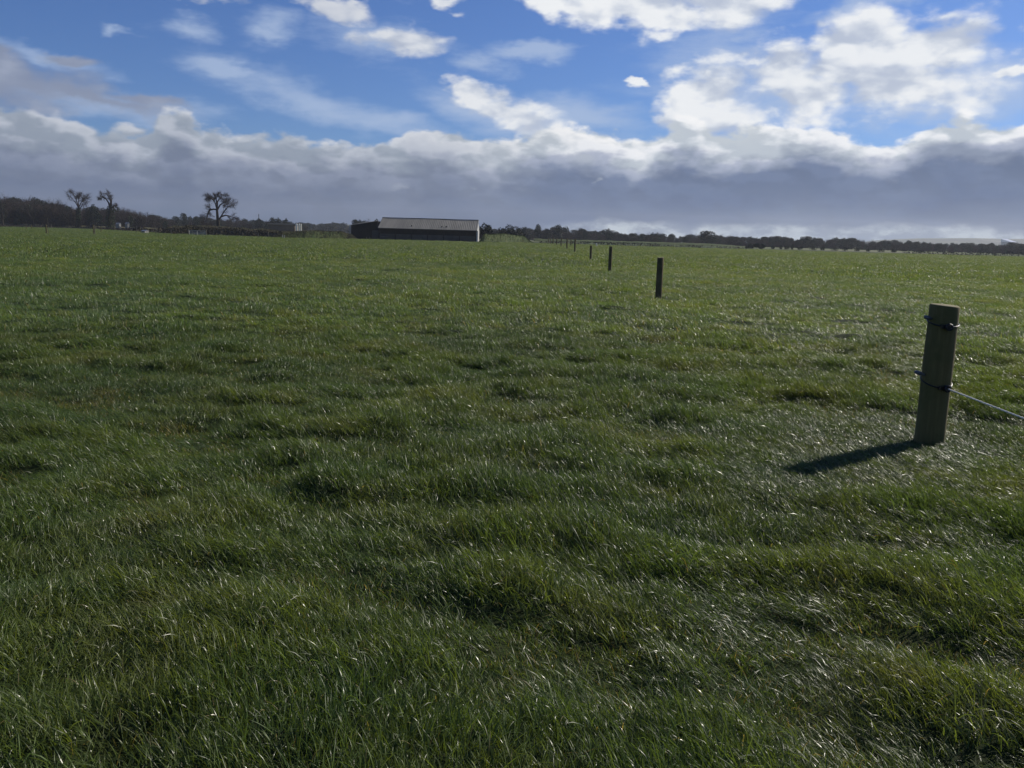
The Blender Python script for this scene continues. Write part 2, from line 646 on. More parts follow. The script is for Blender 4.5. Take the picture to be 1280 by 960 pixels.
# ------------------------------------------------------------------ grass blades
def tuft(nblade, rad, length, width, seg, seed, gmat, dead=0.015, lean=(16, 62), spread=34):
    """leaves of a patch; they bend over towards local +X, their flat side turned up"""
    r = np.random.default_rng(seed)
    n = nblade
    ang = r.uniform(0, 2 * np.pi, n)
    rr = rad * np.sqrt(r.uniform(0, 1, n)) * r.uniform(0.6, 1.25, n)
    bx, by = rr * np.cos(ang), rr * np.sin(ang)
    L = length * np.clip(r.normal(0.78, 0.26, n), 0.25, 1.6)
    w = width * r.uniform(0.6, 1.3, n)
    az = np.radians(r.normal(0, spread, n))
    stray = r.random(n) < 0.22
    az[stray] = r.uniform(-np.pi, np.pi, stray.sum())
    th0 = np.radians(np.clip(r.normal(lean[0], 11, n), 0, 60))
    th1 = np.radians(np.clip(r.normal(lean[1], 22, n), 10, 125))
    tw0 = np.radians(r.normal(0, 38, n))
    tw1 = tw0 + np.radians(r.normal(0, 40, n))
    px, py, pz = bx.copy(), by.copy(), np.full(n, -0.01)
    rows = []
    for i in range(seg + 1):
        t = i / seg
        th = th0 + (th1 - th0) * t ** 1.3
        dx, dy, dz = np.sin(th) * np.cos(az), np.sin(th) * np.sin(az), np.cos(th)
        if i:
            px, py, pz = px + dx * L / seg, py + dy * L / seg, pz + dz * L / seg
        # width direction : horizontal normal to the lean, twisted about the blade
        sx, sy, sz = -np.sin(az), np.cos(az), np.zeros(n)
        nx_, ny_, nz_ = np.cos(th) * -np.cos(az), np.cos(th) * -np.sin(az), np.sin(th)
        tw = tw0 + (tw1 - tw0) * t
        ux, uy, uz = sx * np.cos(tw) + nx_ * np.sin(tw), sy * np.cos(tw) + ny_ * np.sin(tw), nz_ * np.sin(tw)
        ww = w * (0.5 * (1 - t ** 2.2) + 0.02)
        rows.append(np.stack([px - ux * ww, py - uy * ww, pz - uz * ww], 1))
        rows.append(np.stack([px + ux * ww, py + uy * ww, pz + uz * ww], 1))
    V = np.stack(rows, 1)                      # n, 2(seg+1), 3
    k = 2 * (seg + 1)
    base = (np.arange(n) * k)[:, None]
    fs = []
    for i in range(seg):
        fs.append(np.concatenate([base + 2 * i, base + 2 * i + 1, base + 2 * i + 3, base + 2 * i + 2], 1))
    Fc = np.stack(fs, 1).reshape(-1, 4)
    me = np_mesh("grass_tuft", V.reshape(-1, 3), Fc, True, gmat)
    ca = me.color_attributes.new('blade', 'FLOAT_COLOR', 'POINT')
    dv = r.random(n) * 0.8
    dv[r.random(n) < dead] = 1.0
    dat = np.stack([dv, r.random(n), r.random(n), np.ones(n)], 1)
    ca.data.foreach_set('color', np.repeat(dat, k, 0).astype(np.float32).ravel())
    return me


GM1 = grass_mat('grass_blade', 0.29, 0.48, 0.50, 1.38)  # gain: mid and far blades paler, distant haze and glare put into colour
GM2 = grass_mat('grass_blade_mid', 0.31, 0.52, 0.52, 1.75)
GM3 = grass_mat('grass_blade_far', 0.37, 0.48, 0.52, 1.68)
protos = []
for s in range(12):
    protos.append(tuft(145, 0.105, 0.092, 0.0030, 4, 100 + s, GM1, lean=(24, 80)))
for s in range(4):        # finer, shorter, drier
    protos.append(tuft(150, 0.11, 0.06, 0.0028, 3, 150 + s, GM1, dead=0.20, lean=(25, 55), spread=90))
for s in range(8):
    protos.append(tuft(240, 0.30, 0.100, 0.0058, 2, 200 + s, GM2, lean=(20, 72)))
for s in range(8):
    protos.append(tuft(420, 1.15, 0.105, 0.021, 2, 300 + s, GM3))

# field outline: far edge distance against view direction
edge_px = [(-120, 284.5), (0, 283.2), (60, 284.8), (120, 286.8), (180, 290.5), (205, 292.5), (245, 294), (340, 297.2), (440, 299.5), (475, 299.8), (597, 303.3),
           (668, 304.2), (800, 308.6), (940, 312.2), (1080, 316.6), (1200, 319.3), (1280, 321.5), (1400, 325)]
eang, edist = [], []
for x, y in edge_px:
    g = gnd(x, y)
    eang.append(math.atan2(g.x, g.y))
    edist.append(math.hypot(g.x, g.y))


def field_limit(a):
    return np.interp(a, eang, edist)


HALF = R(35.5)


def ring(r0, r1, dens, half=HALF):
    c = 1 / math.sqrt(dens)
    wx = r1 * math.sin(half)
    gx, gy = np.meshgrid(np.arange(-wx, wx, c), np.arange(0, r1, c))
    gx = (gx + rng.uniform(-0.55, 0.55, gx.shape) * c).ravel()
    gy = (gy + rng.uniform(-0.55, 0.55, gy.shape) * c).ravel()
    rad, a = np.hypot(gx, gy), np.arctan2(gx, gy)
    k = (rad > r0) & (rad < r1) & (np.abs(a) < half)
    return gx[k], gy[k], rad[k], a[k]


Ps, Is, Rs, Ss = [], [], [], []
WIND = math.pi - R(38)            # local +X turned to the upper left of the view


def lod(r0, r1, dens, i0, i1, w0, w1, half=HALF, dry=None):
    x, y, rad, a = ring(r0, r1, dens, half)
    # soft overlap between levels
    keep = rng.random(len(x)) < np.clip((rad - r0) / max(w0, 1e-3), 0, 1) * np.clip((r1 - rad) / max(w1, 1e-3), 0, 1)
    keep &= rad < field_limit(a) - 0.5
    x, y, rad = x[keep], y[keep], rad[keep]
    n = len(x)
    z = ground_z(x, y)
    h = hump(x, y)
    fine = fbm(x * 4.1, y * 4.1, 2)
    broad = fbm(x * 0.13 + 7, y * 0.13 + 2, 2)
    hs = np.clip(0.60 + (h - 0.38) * 2.5, 0.55, 1.45) * (0.75 + 0.5 * fine) * (0.8 + 0.4 * broad)
    # sward shaped lower along the nearest stake's shadow, so the shadow shows
    tt = np.clip(((x - 3.29) * -1.45 + (y - 6.37) * -1.06) / (1.45 ** 2 + 1.06 ** 2), 0, 1)
    ds = np.hypot(x - 3.29 + 1.45 * tt, y - 6.37 + 1.06 * tt)
    wq = np.clip(1.6 - ds / 0.5, 0, 1)
    hs = hs * (1 - wq) + 0.62 * wq
    idx = rng.integers(i0, i1, n)
    if dry:
        low = (hs < 0.62) & (rng.random(n) < 0.5)
        idx[low] = rng.integers(dry[0], dry[1], low.sum())
        hs[low] = np.maximum(hs[low] * 1.6, 1.0)
    wn = (fbm(x * 0.9 + 20, y * 0.9, 2) - 0.5) * 2.6
    rz = WIND + wn + rng.normal(0, 0.35, n)
    tilt = rng.normal(0, 0.10, (n, 2))
    Ps.append(np.stack([x, y, z], 1))
    Is.append(idx)
    Rs.append(np.stack([tilt[:, 0], tilt[:, 1], rz], 1))
    s = rng.uniform(0.85, 1.2, n)
    Ss.append(np.stack([s, s, s * hs], 1))
    return n


c1 = lod(1.2, 15, 110, 0, 12, 0.01, 4, HALF + R(6), (12, 16))
c2 = lod(11, 52, 13.0, 16, 24, 4, 12)
c3 = lod(40, 330, 1.0, 24, 32, 12, 1)
print("tufts", c1, c2, c3)
grass = scatter('grass', protos, np.concatenate(Ps), np.concatenate(Is), np.concatenate(Rs), np.concatenate(Ss))
tag(grass, 'windblown pasture grass covering the whole field in tussocks and hollows', 'grass', kind='stuff')

# ------------------------------------------------------------------ near fence
M_post = mat('post_timber', (0.085, 0.068, 0.028), 0.85, scale=6, col2=(0.150, 0.120, 0.055), bump=0.6, bscale=40)
M_post2 = mat('post_timber_grey', (0.085, 0.080, 0.060), 0.9, scale=6, col2=(0.15, 0.135, 0.10))
M_black = mat('black_plastic', (0.012, 0.012, 0.014), 0.35, scale=8, spec=0.5)
M_grey = mat('grey_plastic', (0.12, 0.13, 0.14), 0.35, scale=8, spec=0.5)
M_rope = mat('white_rope', (0.88, 0.82, 0.68), 0.6, 0.12, scale=40)
M_gate = mat('limed_gate', (0.80, 0.72, 0.55), 0.7, 0.1)
M_steel = mat('galvanised_steel', (0.55, 0.54, 0.50), 0.6, 0.12, scale=3)


def grain_mat():
    m = bpy.data.materials.new('round_post_timber')
    m.use_nodes = True
    T = NT(m.node_tree)
    b = T.n['Principled BSDF']
    tcn = T.new('ShaderNodeTexCoord')
    mpn = T.new('ShaderNodeMapping')
    mpn.inputs['Scale'].default_value = (26, 26, 1.4)
    T.l.new(tcn.outputs['Object'], mpn.inputs[0])
    n = T.noise(mpn.outputs[0], 1.6, 8, 0.7)
    n2 = T.noise(tcn.outputs['Object'], 5, 4, 0.6)
    c = T.ramp(n, [(0.3, (0.115, 0.090, 0.026)), (0.50, (0.150, 0.120, 0.037)), (0.75, (0.200, 0.160, 0.058))], 'LINEAR')
    c = T.mix(T.smooth(n2, 0.45, 0.65, 0, 0.55), c, (0.085, 0.088, 0.020))       # algae
    T.l.new(c, b.inputs['Base Color'])
    b.inputs['Roughness'].default_value = 0.85
    bn = T.new('ShaderNodeBump')
    bn.inputs['Strength'].default_value = 0.7
    bn.inputs['Distance'].default_value = 0.006
    T.l.new(n, bn.inputs['Height'])
    T.l.new(bn.outputs[0], b.inputs['Normal'])
    return m


M_round = grain_mat()


def round_post(r, h, seed, nseg=40, rings=14):
    """a machine-rounded stake: slightly uneven, weathered bevelled top, drying cracks"""
    rr = random.Random(seed)
    ph = [rr.uniform(0, 6.28) for _ in range(4)]
    V, Fc = [], []
    zs = [-0.25] + [h * i / rings for i in range(rings)] + [h - 0.012, h - 0.003, h]
    cracks = [rr.uniform(0, 6.28) for _ in range(3)]
    for z in zs:
        for j in range(nseg):
            a = 2 * math.pi * j / nseg
            q = r * (1 + 0.015 * math.sin(2 * a + ph[0]) + 0.012 * math.sin(3 * a + ph[1] + z * 2) + 0.010 * math.sin(z * 9 + ph[2]) - 0.02 * z / h)
            for c in cracks:
                d = abs((a - c - 0.12 * math.sin(3 * z) + math.pi) % (2 * math.pi) - math.pi)
                if d < 0.09 and z > h * 0.45:
                    q -= r * 0.07
            if z > h - 0.002:
                q -= 0.010
            elif z > h - 0.006:
                q -= 0.004
            V.append((q * math.cos(a), q * math.sin(a), z + (0.006 * math.cos(a + ph[3]) if z > h - 0.02 else 0)))
    n = nseg
    for i in range(len(zs) - 1):
        for j in range(n):
            a, b = i * n + j, i * n + (j + 1) % n
            Fc.append((a, b, b + n, a + n))
    k = len(V)
    V.append((0, 0, h - 0.002))
    e = (len(zs) - 1) * n
    for j in range(n):
        Fc.append((e + j, e + (j + 1) % n, k))
    return V, Fc


b0 = gnd(1161, 553)
v1 = ray(1178, 381)
# post height where the ray through the top meets the post axis distance
k_ = math.hypot(b0.x, b0.y) / math.hypot(v1.x, v1.y)
PH = EYE + v1.z * k_ - 0.0
PR = 0.5 * 34.0 / F * math.hypot(math.hypot(b0.x, b0.y), EYE - PH / 2) * 0.91
print("near post", b0, "height", PH, "radius", PR)
se = gnd(988, 601)
dv = b0 - se
print("shadow az", math.degrees(math.atan2(dv.x, dv.y)), "el", math.degrees(math.atan2(PH, dv.length)))

post = empty('fence_post', b0)
tag(post, 'thick round wooden stake standing nearest the camera at the right, with black insulators and rope', 'fence post', 'wooden stakes of the fence line')
link('stake', mesh('stake', *round_post(PR, PH, 3), True, M_round), post)


def insulator(z, droop, name):
    """black strap clamped slantwise round the stake, carrying a ring insulator on the near side"""
    mb = MB()
    nn = 28
    pts = []
    for j in range(nn + 1):
        a = 2 * math.pi * j / nn
        zz = z - droop * math.cos(a - R(-85)) * 0.5
        pts.append(((PR + 0.004) * math.cos(a), (PR + 0.004) * math.sin(a), zz))
    mb.tube(pts, [0.0052] * (nn + 1), 6)
    s = mb.build(name, M_black, post, smooth=True)
    a = R(-98 if z > 0.7 else -80)
    c = Vector((PR * math.cos(a), PR * math.sin(a), z - droop * 0.5))
    out = Vector((math.cos(a), math.sin(a), 0))
    t = Vector((-math.sin(a), math.cos(a), 0))
    mb = MB()
    mb.tube([c + out * 0.004, c + out * 0.016, c + out * 0.034], [0.024, 0.018, 0.014], 12)
    # ring
    pts = []
    for j in range(17):
        b = 2 * math.pi * j / 16
        pts.append(c + out * 0.036 + t * 0.022 * math.cos(b) + Vector((0, 0, 0.022 * math.sin(b))))
    mb.tube(pts, [0.008] * 17, 6)
    mb.box(tuple(c + Vector((-0.05, -0.02, -0.012))), tuple(c + Vector((0.0, 0.012, 0.016))))
    i = mb.build('insulator', M_black, post, smooth=False)
    i['label'] = 'black plastic ring insulator'
    return c + out * 0.036


zt = PH - 0.135
zl = PH * 0.455
i1 = insulator(zt, 0.045, 'strap')
i2 = insulator(zl, 0.075, 'strap')


def stub(z, dz, L, name, m):
    mb = MB()
    p = Vector((-PR * 0.9, -PR * 0.25, z))
    q = p + Vector((-L, -0.02, dz))
    mb.tube([p, p.lerp(q, 0.3), p.lerp(q, 0.55), p.lerp(q, 0.9), q], [0.006, 0.010, 0.017, 0.014, 0.006], 10)
    return mb.build(name, m, post, smooth=True)


stub(zt + 0.028, 0.016, 0.075, 'peg', M_grey)
stub(zl + 0.045, 0.030, 0.10, 'peg', M_grey)

# rope running on towards the viewer's right
p_end = Vector((lat(680, 1.0) * 0 + 2.72, -9.0, 0.50))
st = b0 + i2
rp = []
for i in range(61):
    t = i / 60
    p = st.lerp(p_end, t)
    p.z -= 0.22 * 4 * t * (1 - t) * 0.12
    rp.append(p)
mb = MB()
org = rp[0].copy()
for ph in (0, math.pi):
    q = []
    n = 900
    for i in range(n + 1):
        t = i / n * 0.55
        k = t * 60
        i0 = min(int(k), 59)
        p = rp[i0].lerp(rp[i0 + 1], k - i0)
        a = i * 0.62 + ph
        q.append(p + Vector((math.cos(a), 0, math.sin(a))) * 0.0018 - org)
    mb.tube(q, [0.0046] * len(q), 5)
mb.tube([p - org for p in rp[33:]], [0.0045] * len(rp[33:]), 5)
rope = mb.build('electric_fence_rope', M_rope, None, org, smooth=True)
tag(rope, 'thin white electric fence rope running off the nearest stake to the right', 'rope')

# the other stakes of the line, receding towards the barn side
line = [(823, 373, 322, 0.088), (762, 340, 308, 0.080), (738, 326.5, 307, 0.078), (718.3, 316.3, 298.5, 0.09),
        (708.6, 312, 297.8, 0.10), (701.3, 308.6, 297.2, 0.11), (695.8, 307, 297.9, 0.12), (691.2, 306, 297.6, 0.12), (688, 305.6, 297.6, 0.12), (685.3, 305.2, 297.6, 0.13),
        (713.6, 308.0, 299.3, 0.10)]
names = ['second stake of the fence line, slim and slightly weathered, casting a shadow to its left',
         'third stake of the fence line, dark and slim',
         'fourth stake of the fence line, shorter than the third and just left of it',
         'fifth stake of the fence line, dark against the far hedge',
         'sixth stake of the fence line, thin, left of the fifth',
         'seventh stake of the fence line, small with the far hedge behind it',
         'eighth stake of the fence line, tiny in the distance',
         'ninth stake of the fence line, tiny in the distance',
         'tenth stake of the fence line, third from the far end of the row',
         'farthest stake of the fence line, by the green mound',
         'short stubby stake between the fifth and sixth stakes']
for k, ((x, yb, yt, pr), lb) in enumerate(zip(line, names)):
    g = gnd(x, yb)
    v = ray(x + 2, yt)
    h = EYE + v.z * (g.y / v.y)
    V_, F_ = round_post(pr, h, 20 + k, 20 if k < 3 else 10, 6)
    o = link('fence_post', mesh('stake', V_, F_, True, M_post), None, g + Vector((0, 0, 0.0)))
    o.rotation_euler = (rng.normal(0, 0.012), rng.normal(0, 0.012), 0)
    tag(o, lb, 'fence post', 'wooden stakes of the fence line')


# ------------------------------------------------------------------ foliage & trees
M_bark = mat('bark', (0.040, 0.034, 0.028), 0.9, 0.3, scale=1.5, spec=0.1)
M_twig = mat('twigs', (0.060, 0.045, 0.038), 0.9, 0.25, scale=0.6, spec=0.1)
M_ivy = mat('ivy', (0.020, 0.032, 0.014), 0.7, scale=0.7, col2=(0.038, 0.052, 0.022), spec=0.2)
M_ever = mat('evergreen_leaves', (0.012, 0.020, 0.014), 0.7, scale=0.5, col2=(0.026, 0.036, 0.020), spec=0.2)
M_brush = mat('brushwood', (0.038, 0.030, 0.024), 0.9, scale=0.35, col2=(0.060, 0.050, 0.036), spec=0.1)
M_bramble = mat('bramble', (0.042, 0.036, 0.022), 0.85, scale=0.5, col2=(0.080, 0.066, 0.038), spec=0.1)
M_dead = mat('dead_grass', (0.085, 0.085, 0.045), 0.9, scale=0.4, col2=(0.17, 0.15, 0.085), spec=0.1)
M_bankg = mat('bank_grass', (0.052, 0.082, 0.025), 0.9, scale=0.6, col2=(0.100, 0.115, 0.040), spec=0.15)


class TreeB:
    def __init__(self, seed):
        self.r = random.Random(seed)
        self.wood = MB()
        self.sub = 1.0
        self.thin = 0.62
        self.tw = MB()

    def rv(self, s=1.0):
        return Vector((self.r.gauss(0, s), self.r.gauss(0, s), self.r.gauss(0, s)))

    def twig(self, p, d, L, w):
        """a thin tapering sliver, bent once"""
        s = d.cross(self.rv()).normalized() * w
        m = p + d * L * 0.5 + self.rv(L * 0.05)
        e = p + (d + self.rv(0.18)).normalized() * L
        self.tw.add([p - s, p + s, m - s * .7, m + s * .7, e], [(0, 1, 3, 2), (2, 3, 4)])

    def limb(self, pts, r0, r1, depth, twl, dens=1.0, up=0.25):
        pts = [Vector(p) for p in pts]
        n = len(pts)
        rad = [r0 + (r1 - r0) * i / (n - 1) for i in range(n)]
        self.wood.tube(pts, rad, 6 if r0 > 0.12 else 4, cap=False)
        if depth <= 0:
            L = sum((pts[i + 1] - pts[i]).length for i in range(n - 1))
            for i in range(int(7 * dens)):
                t = self.r.uniform(0.1, 1) * (n - 1)
                k = min(int(t), n - 2)
                p = pts[k].lerp(pts[k + 1], t - k)
                ax = (pts[k + 1] - pts[k]).normalized()
                d = (ax * 0.8 + self.rv(0.55) + Vector((0, 0, up * 0.6))).normalized()
                self.twig(p, d, twl * self.r.uniform(0.5, 1.2), 0.012)
            return
        cnt = max(2, int(self.r.uniform(3.2, 5.2) * dens))
        total = sum((pts[i + 1] - pts[i]).length for i in range(n - 1))
        for i in range(cnt + 1):
            t = (n - 1) * (1.0 if i == cnt else self.r.uniform(0.35, 1.0))
            k = min(int(t), n - 2)
            p = pts[k].lerp(pts[k + 1], t - k)
            rr = rad[k] + (rad[k + 1] - rad[k]) * (t - k)
            ax = (pts[k + 1] - pts[k]).normalized()
            d = (ax + self.rv(0.5) + Vector((0, 0, up))).normalized()
            L = total * self.r.uniform(0.38, 0.62) * self.sub
            q = [p]
            for _ in range(3):
                d = (d + self.rv(0.22) + Vector((0, 0, up * 0.25))).normalized()
                q.append(q[-1] + d * L / 3)
            self.limb(q, rr * self.thin, rr * self.thin * 0.4, depth - 1, twl, dens, up)


def leaf_cloud(mb, cs, n, size, seed, flat=1.0):
    """small leaf-clump faces through the volume of several lobes: cs = (centre, rx, ry, rz)"""
    r = random.Random(seed)
    wts = [c[1] * c[3] for c in cs]
    for _ in range(n):
        c, rx, ry, rz = r.choices(cs, wts)[0]
        while True:
            u = Vector((r.uniform(-1, 1), r.uniform(-1, 1), r.uniform(-1, 1)))
            if 0.15 < u.length < 1:
                break
        u = u * (u.length ** -0.55)
        u = u.normalized() * min(u.length, 1.0) * r.uniform(0.85, 1.1)
        p = Vector(c) + Vector((u.x * rx, u.y * ry, u.z * rz))
        a = Vector((r.gauss(0, 1), r.gauss(0, 1), r.gauss(0, 1))).normalized()
        b = a.orthogonal().normalized()
        s = size * r.uniform(0.5, 1.3)
        c2 = a.cross(b)
        mb.add([p - b * s, p + c2 * s * 0.6, p + b * s * r.uniform(.7, 1.2), p - c2 * s * 0.5], [(0, 1, 2, 3)])


def bare_proto(seed, h=10.0, spread=0.5, depth=3, dens=1.0):
    t = TreeB(seed)
    r = t.r
    th = h * r.uniform(0.18, 0.3)
    lean = Vector((r.gauss(0, .04), r.gauss(0, .04), 1)).normalized()
    top = lean * th
    t.wood.tube([(0, 0, -0.5), lean * th * 0.4, top, top + lean * h * 0.2], [h * .034, h * .026, h * .022, h * .012], 7, cap=False)
    nl = r.randint(5, 7)
    for i in range(nl):
        a = 2 * math.pi * (i + r.uniform(-.3, .3)) / nl
        sp = spread * r.uniform(0.4, 1.2) if i else 0.08
        p = [top * r.uniform(0.75, 1.1)]
        d = Vector((math.cos(a) * sp, math.sin(a) * sp, r.uniform(0.6, 1.0))).normalized()
        L = h * r.uniform(0.34, 0.5)
        for _ in range(4):
            d = (d + t.rv(0.14) + Vector((0, 0, 0.06))).normalized()
            p.append(p[-1] + d * L / 4)
        t.limb(p, h * 0.013, h * 0.004, depth - 1, h * 0.07, dens)
    # a join of twigs and limbs for scattering
    return t


def join_tree_mesh(t, extra=None, mats=(None, None, None)):
    V = list(t.wood.v) + list(t.tw.v)
    F_ = list(t.wood.f)
    k = len(t.wood.v)
    nf1 = len(F_)
    F_ += [tuple(i + k for i in f) for f in t.tw.f]
    nf2 = len(F_)
    if extra:
        k = len(V)
        V += extra.v
        F_ += [tuple(i + k for i in f) for f in extra.f]
    me = mesh('tree', V, F_)
    for m in mats:
        if m:
            me.materials.append(m)
    mi = [0] * nf1 + [1] * (nf2 - nf1) + [2] * (len(F_) - nf2)
    me.polygons.foreach_set('material_index', mi)
    me.update()
    return me


wood_protos = []
for s in range(5):          # bare, 10 m
    t = bare_proto(400 + s, 10, 0.55, 3)
    wood_protos.append(join_tree_mesh(t, None, (M_bark, M_twig)))
for s in range(3):          # bare and ivy clad / thick brushy
    t = bare_proto(420 + s, 10, 0.5, 3)
    e = MB()
    rr = random.Random(s)
    leaf_cloud(e, [((rr.gauss(0, .7), rr.gauss(0, .7), z), 1.3, 1.3, 1.6) for z in (2, 3.5, 5, 6)], 700, 0.28, s)
    wood_protos.append(join_tree_mesh(t, e, (M_bark, M_twig, M_ivy)))
for s in range(4):          # round evergreen, 10 m
    t = TreeB(s)
    t.wood.tube([(0, 0, -.5), (0, 0, 5)], [.3, .12], 5)
    t.tw.add([(0, 0, 0), (0.1, 0, 0), (0, 0, 1)], [(0, 1, 2)])
    e = MB()
    rr = random.Random(50 + s)
    cs = [((rr.gauss(0, 1.1), rr.gauss(0, 1.1), rr.uniform(2.2, 8.2)), rr.uniform(1.0, 2.1), rr.uniform(1.0, 2.1), rr.uniform(0.9, 1.9)) for _ in range(11)]
    cs.append(((0, 0, 8.6), 1.0, 1.0, 1.3))
    leaf_cloud(e, cs, 2000, 0.30, s + 9)
    wood_protos.append(join_tree_mesh(t, e, (M_bark, M_twig, M_ever)))
for s in range(3):          # undergrowth / scrub 10 m "tall" unit, used low
    t = TreeB(s)
    t.wood.tube([(0, 0, -.5), (0, 0, 5)], [.2, .1], 5)
    for _ in range(900):
        p = Vector((t.r.gauss(0, 1.9), t.r.gauss(0, 1.9), t.r.uniform(0, 7.5)))
        t.twig(p, (Vector((0, 0, 1)) + t.rv(0.5)).normalized(), t.r.uniform(1.0, 2.4), 0.045)
    e = MB()
    rr = random.Random(80 + s)
    cs = [((rr.gauss(0, 1.7), rr.gauss(0, 1.7), rr.uniform(1, 7.2)), 1.7, 1.7, 1.8) for _ in range(9)]
    leaf_cloud(e, cs, 1300, 0.30, s + 19)
    wood_protos.append(join_tree_mesh(t, e, (M_bark, M_twig, M_brush)))
BARE, IVY, EVER, SCRUB = (0, 5), (5, 8), (8, 12), (12, 15)


def wood_mass(name, label, prof, x0, x1, D0, D1, n, mixw, topj=(0.72, 1.0), under=0.5, wide=1.0):
    px = [p[0] for p in prof]
    py = [p[1] for p in prof]
    P, I, Rr, S = [], [], [], []
    for k in range(n):
        x = rng.uniform(x0, x1)
        D = rng.uniform(D0, D1)
        top = at(x, float(np.interp(x, px, py)), D).z
        kind = rng.choice(4, p=mixw)
        lo, hi = (BARE, IVY, EVER, SCRUB)[kind]
        h = top * rng.uniform(*topj)
        if rng.random() < under:
            lo, hi = SCRUB if rng.random() < 0.75 else IVY
            h = top * rng.uniform(0.35, 0.75)
        s = h / 9.6
        w = s * rng.uniform(0.8, 1.25) * wide
        P.append((lat(x, D), D, -0.3))
        I.append(rng.integers(lo, hi))
        Rr.append((0, 0, rng.uniform(0, 6.28)))
        S.append((w, w, s))
    o = scatter(name, wood_protos, np.array(P), np.array(I), np.array(Rr), np.array(S))
    tag(o, label, 'woodland', kind='stuff')
    return o


profL = [(-160, 240), (0, 244), (20, 247), (42, 246), (55, 250), (66, 251), (76, 252), (86, 257), (100, 260), (115, 258), (130, 260), (150, 258),
         (162, 261), (175, 264), (190, 267), (205, 270), (222, 270), (240, 269), (262, 271), (300, 272), (340, 273), (380, 278)]
wood_mass('woodland', 'bare brown winter wood behind the far left hedge', profL, -160, 215, 330, 420, 600, [0.5, 0.2, 0.06, 0.24], (0.88, 1.03), 0.35)
wood_mass('woodland', 'low band of distant bare trees and scrub behind the lone tree and the bank', profL, 190, 385, 420, 540, 230, [0.35, 0.15, 0.3, 0.2], (0.7, 1.0), 0.4)
profM = [(360, 277), (385, 278), (400, 279), (412, 277), (424, 278), (440, 276), (452, 275), (470, 276), (600, 283), (640, 284)]
wood_mass('woodland', 'dark far tree line between the pale tanks and the barn', profM, 372, 480, 700, 900, 150, [0.1, 0.1, 0.7, 0.1], (0.45, 1.0), 0.3, 1.3)
profR = [(590, 284), (650, 283), (672, 282), (680, 285), (698, 281.5), (715, 286), (727, 284), (738, 288), (748, 287), (757, 287.5), (775, 288), (792, 290), (803, 291.5), (815, 289),
         (835, 290), (845, 292.5), (866, 291.5), (880, 290.5), (893, 292), (912, 293), (935, 294), (955, 295), (972, 294), (985, 296), (1000, 295.5), (1008, 294.5),
         (1025, 295), (1045, 295.5), (1060, 296), (1072, 297), (1100, 298.5), (1130, 300), (1136, 299), (1160, 302), (1200, 302.5), (1240, 302.5), (1262, 302), (1280, 301.5), (1450, 305)]
wood_mass('woodland', 'long dark wood along the horizon from the green mound to the right edge', profR, 595, 1440, 400, 520, 900, [0.22, 0.12, 0.46, 0.20], (0.74, 1.0), 0.35, 1.25)


# single trees ------------------------------------------------------------
def hand_tree(label, group, D, trunk, limbs, tr, rad0, depth=2, dens=1.5, twl=0.9, ivy=None, seed=1, name='bare_tree', up=0.1, sub=1.0, squeeze=1.0):
    limbs = [[(trunk[-1][0] + (x - trunk[-1][0]) * squeeze, y) for x, y in l] for l in limbs]
    base = at(trunk[0][0], hor(trunk[0][0]), D)
    base.z = 0
    t = TreeB(seed)
    t.sub = sub
    t.thin = 0.38
    rr = random.Random(seed)

    def loc(p, dy=0):
        q = at(p[0], p[1], D + dy)
        return q - base
    tp = [Vector((0, 0, -0.3))] + [loc(p) for p in trunk[1:]]
    tb = MB()
    tb.tube(tp, [tr + (rad0 - tr) * i / (len(tp) - 1) for i in range(len(tp))], 9)
    root = empty(name, base)
    tag(root, label, 'tree', group)
    tb.build('trunk', M_bark, root, smooth=True)
    for l in limbs:
        dys = rr.uniform(-1.6, 1.6)
        q = [loc(p, dys * i / (len(l) - 1)) for i, p in enumerate(l)]
        t.limb(q, rad0 * 0.8, rad0 * 0.22, depth, twl, dens, up)
    k = len(t.wood.v)
    t.wood.v += t.tw.v
    t.wood.f += [tuple(i + k for i in f) for f in t.tw.f]
    t.wood.build('crown', M_twig, root)
    if ivy:
        e = MB()
        cs = [(tuple(loc(p[:2])), p[2], p[2], p[3]) for p in ivy]
        leaf_cloud(e, cs, 1500, 0.22, seed)
        e.build('ivy', M_ivy, root)
    return root


hand_tree('lone bare tree with a gnarled spreading crown standing above the bramble bank', None, 225,
          [(273, 290), (273, 284), (272, 272), (271.3, 262)],
          [[(273, 276), (277, 271), (282, 264), (288, 258), (292, 257)],
           [(277, 271), (284, 269), (290, 270), (296, 272)],
           [(270.8, 262), (266, 261.5), (262, 262), (258, 266), (256, 273)],
           [(264, 262), (260, 262), (257, 270), (255, 276)],
           [(271.5, 262), (269, 255), (266, 249), (261, 247)],
           [(271.5, 260), (272, 252), (275, 248), (280, 248)],
           [(267, 250), (263, 248), (259, 249)],
           [(272, 262), (276, 256), (281, 253), (288, 254)],
           [(271, 255), (270, 249), (271, 246)]], 0.52, 0.30, depth=2, dens=1.9, twl=0.95, seed=5, sub=0.78, squeeze=0.84)
hand_tree('bare fan-shaped tree rising out of the left wood, left of the ivy-clad one', None, 330,
          [(98, 286), (98, 278), (98.2, 268), (98.5, 259)],
          [[(98.3, 260), (95, 254), (91, 249), (87, 245)],
           [(98.3, 259), (96, 252), (94, 246), (93, 244)],
           [(98.6, 259), (98, 252), (98.5, 246)],
           [(98.6, 259), (101, 254), (104, 249), (106, 248)],
           [(98.2, 263), (102, 258), (105, 253)]], 0.55, 0.27, depth=2, dens=1.9, twl=1.35, seed=11, sub=0.85,
          ivy=[(98, 278, 1.0, 2.4), (98, 270, 0.9, 2.4), (98.3, 263, 0.8, 1.6)], up=0.2)
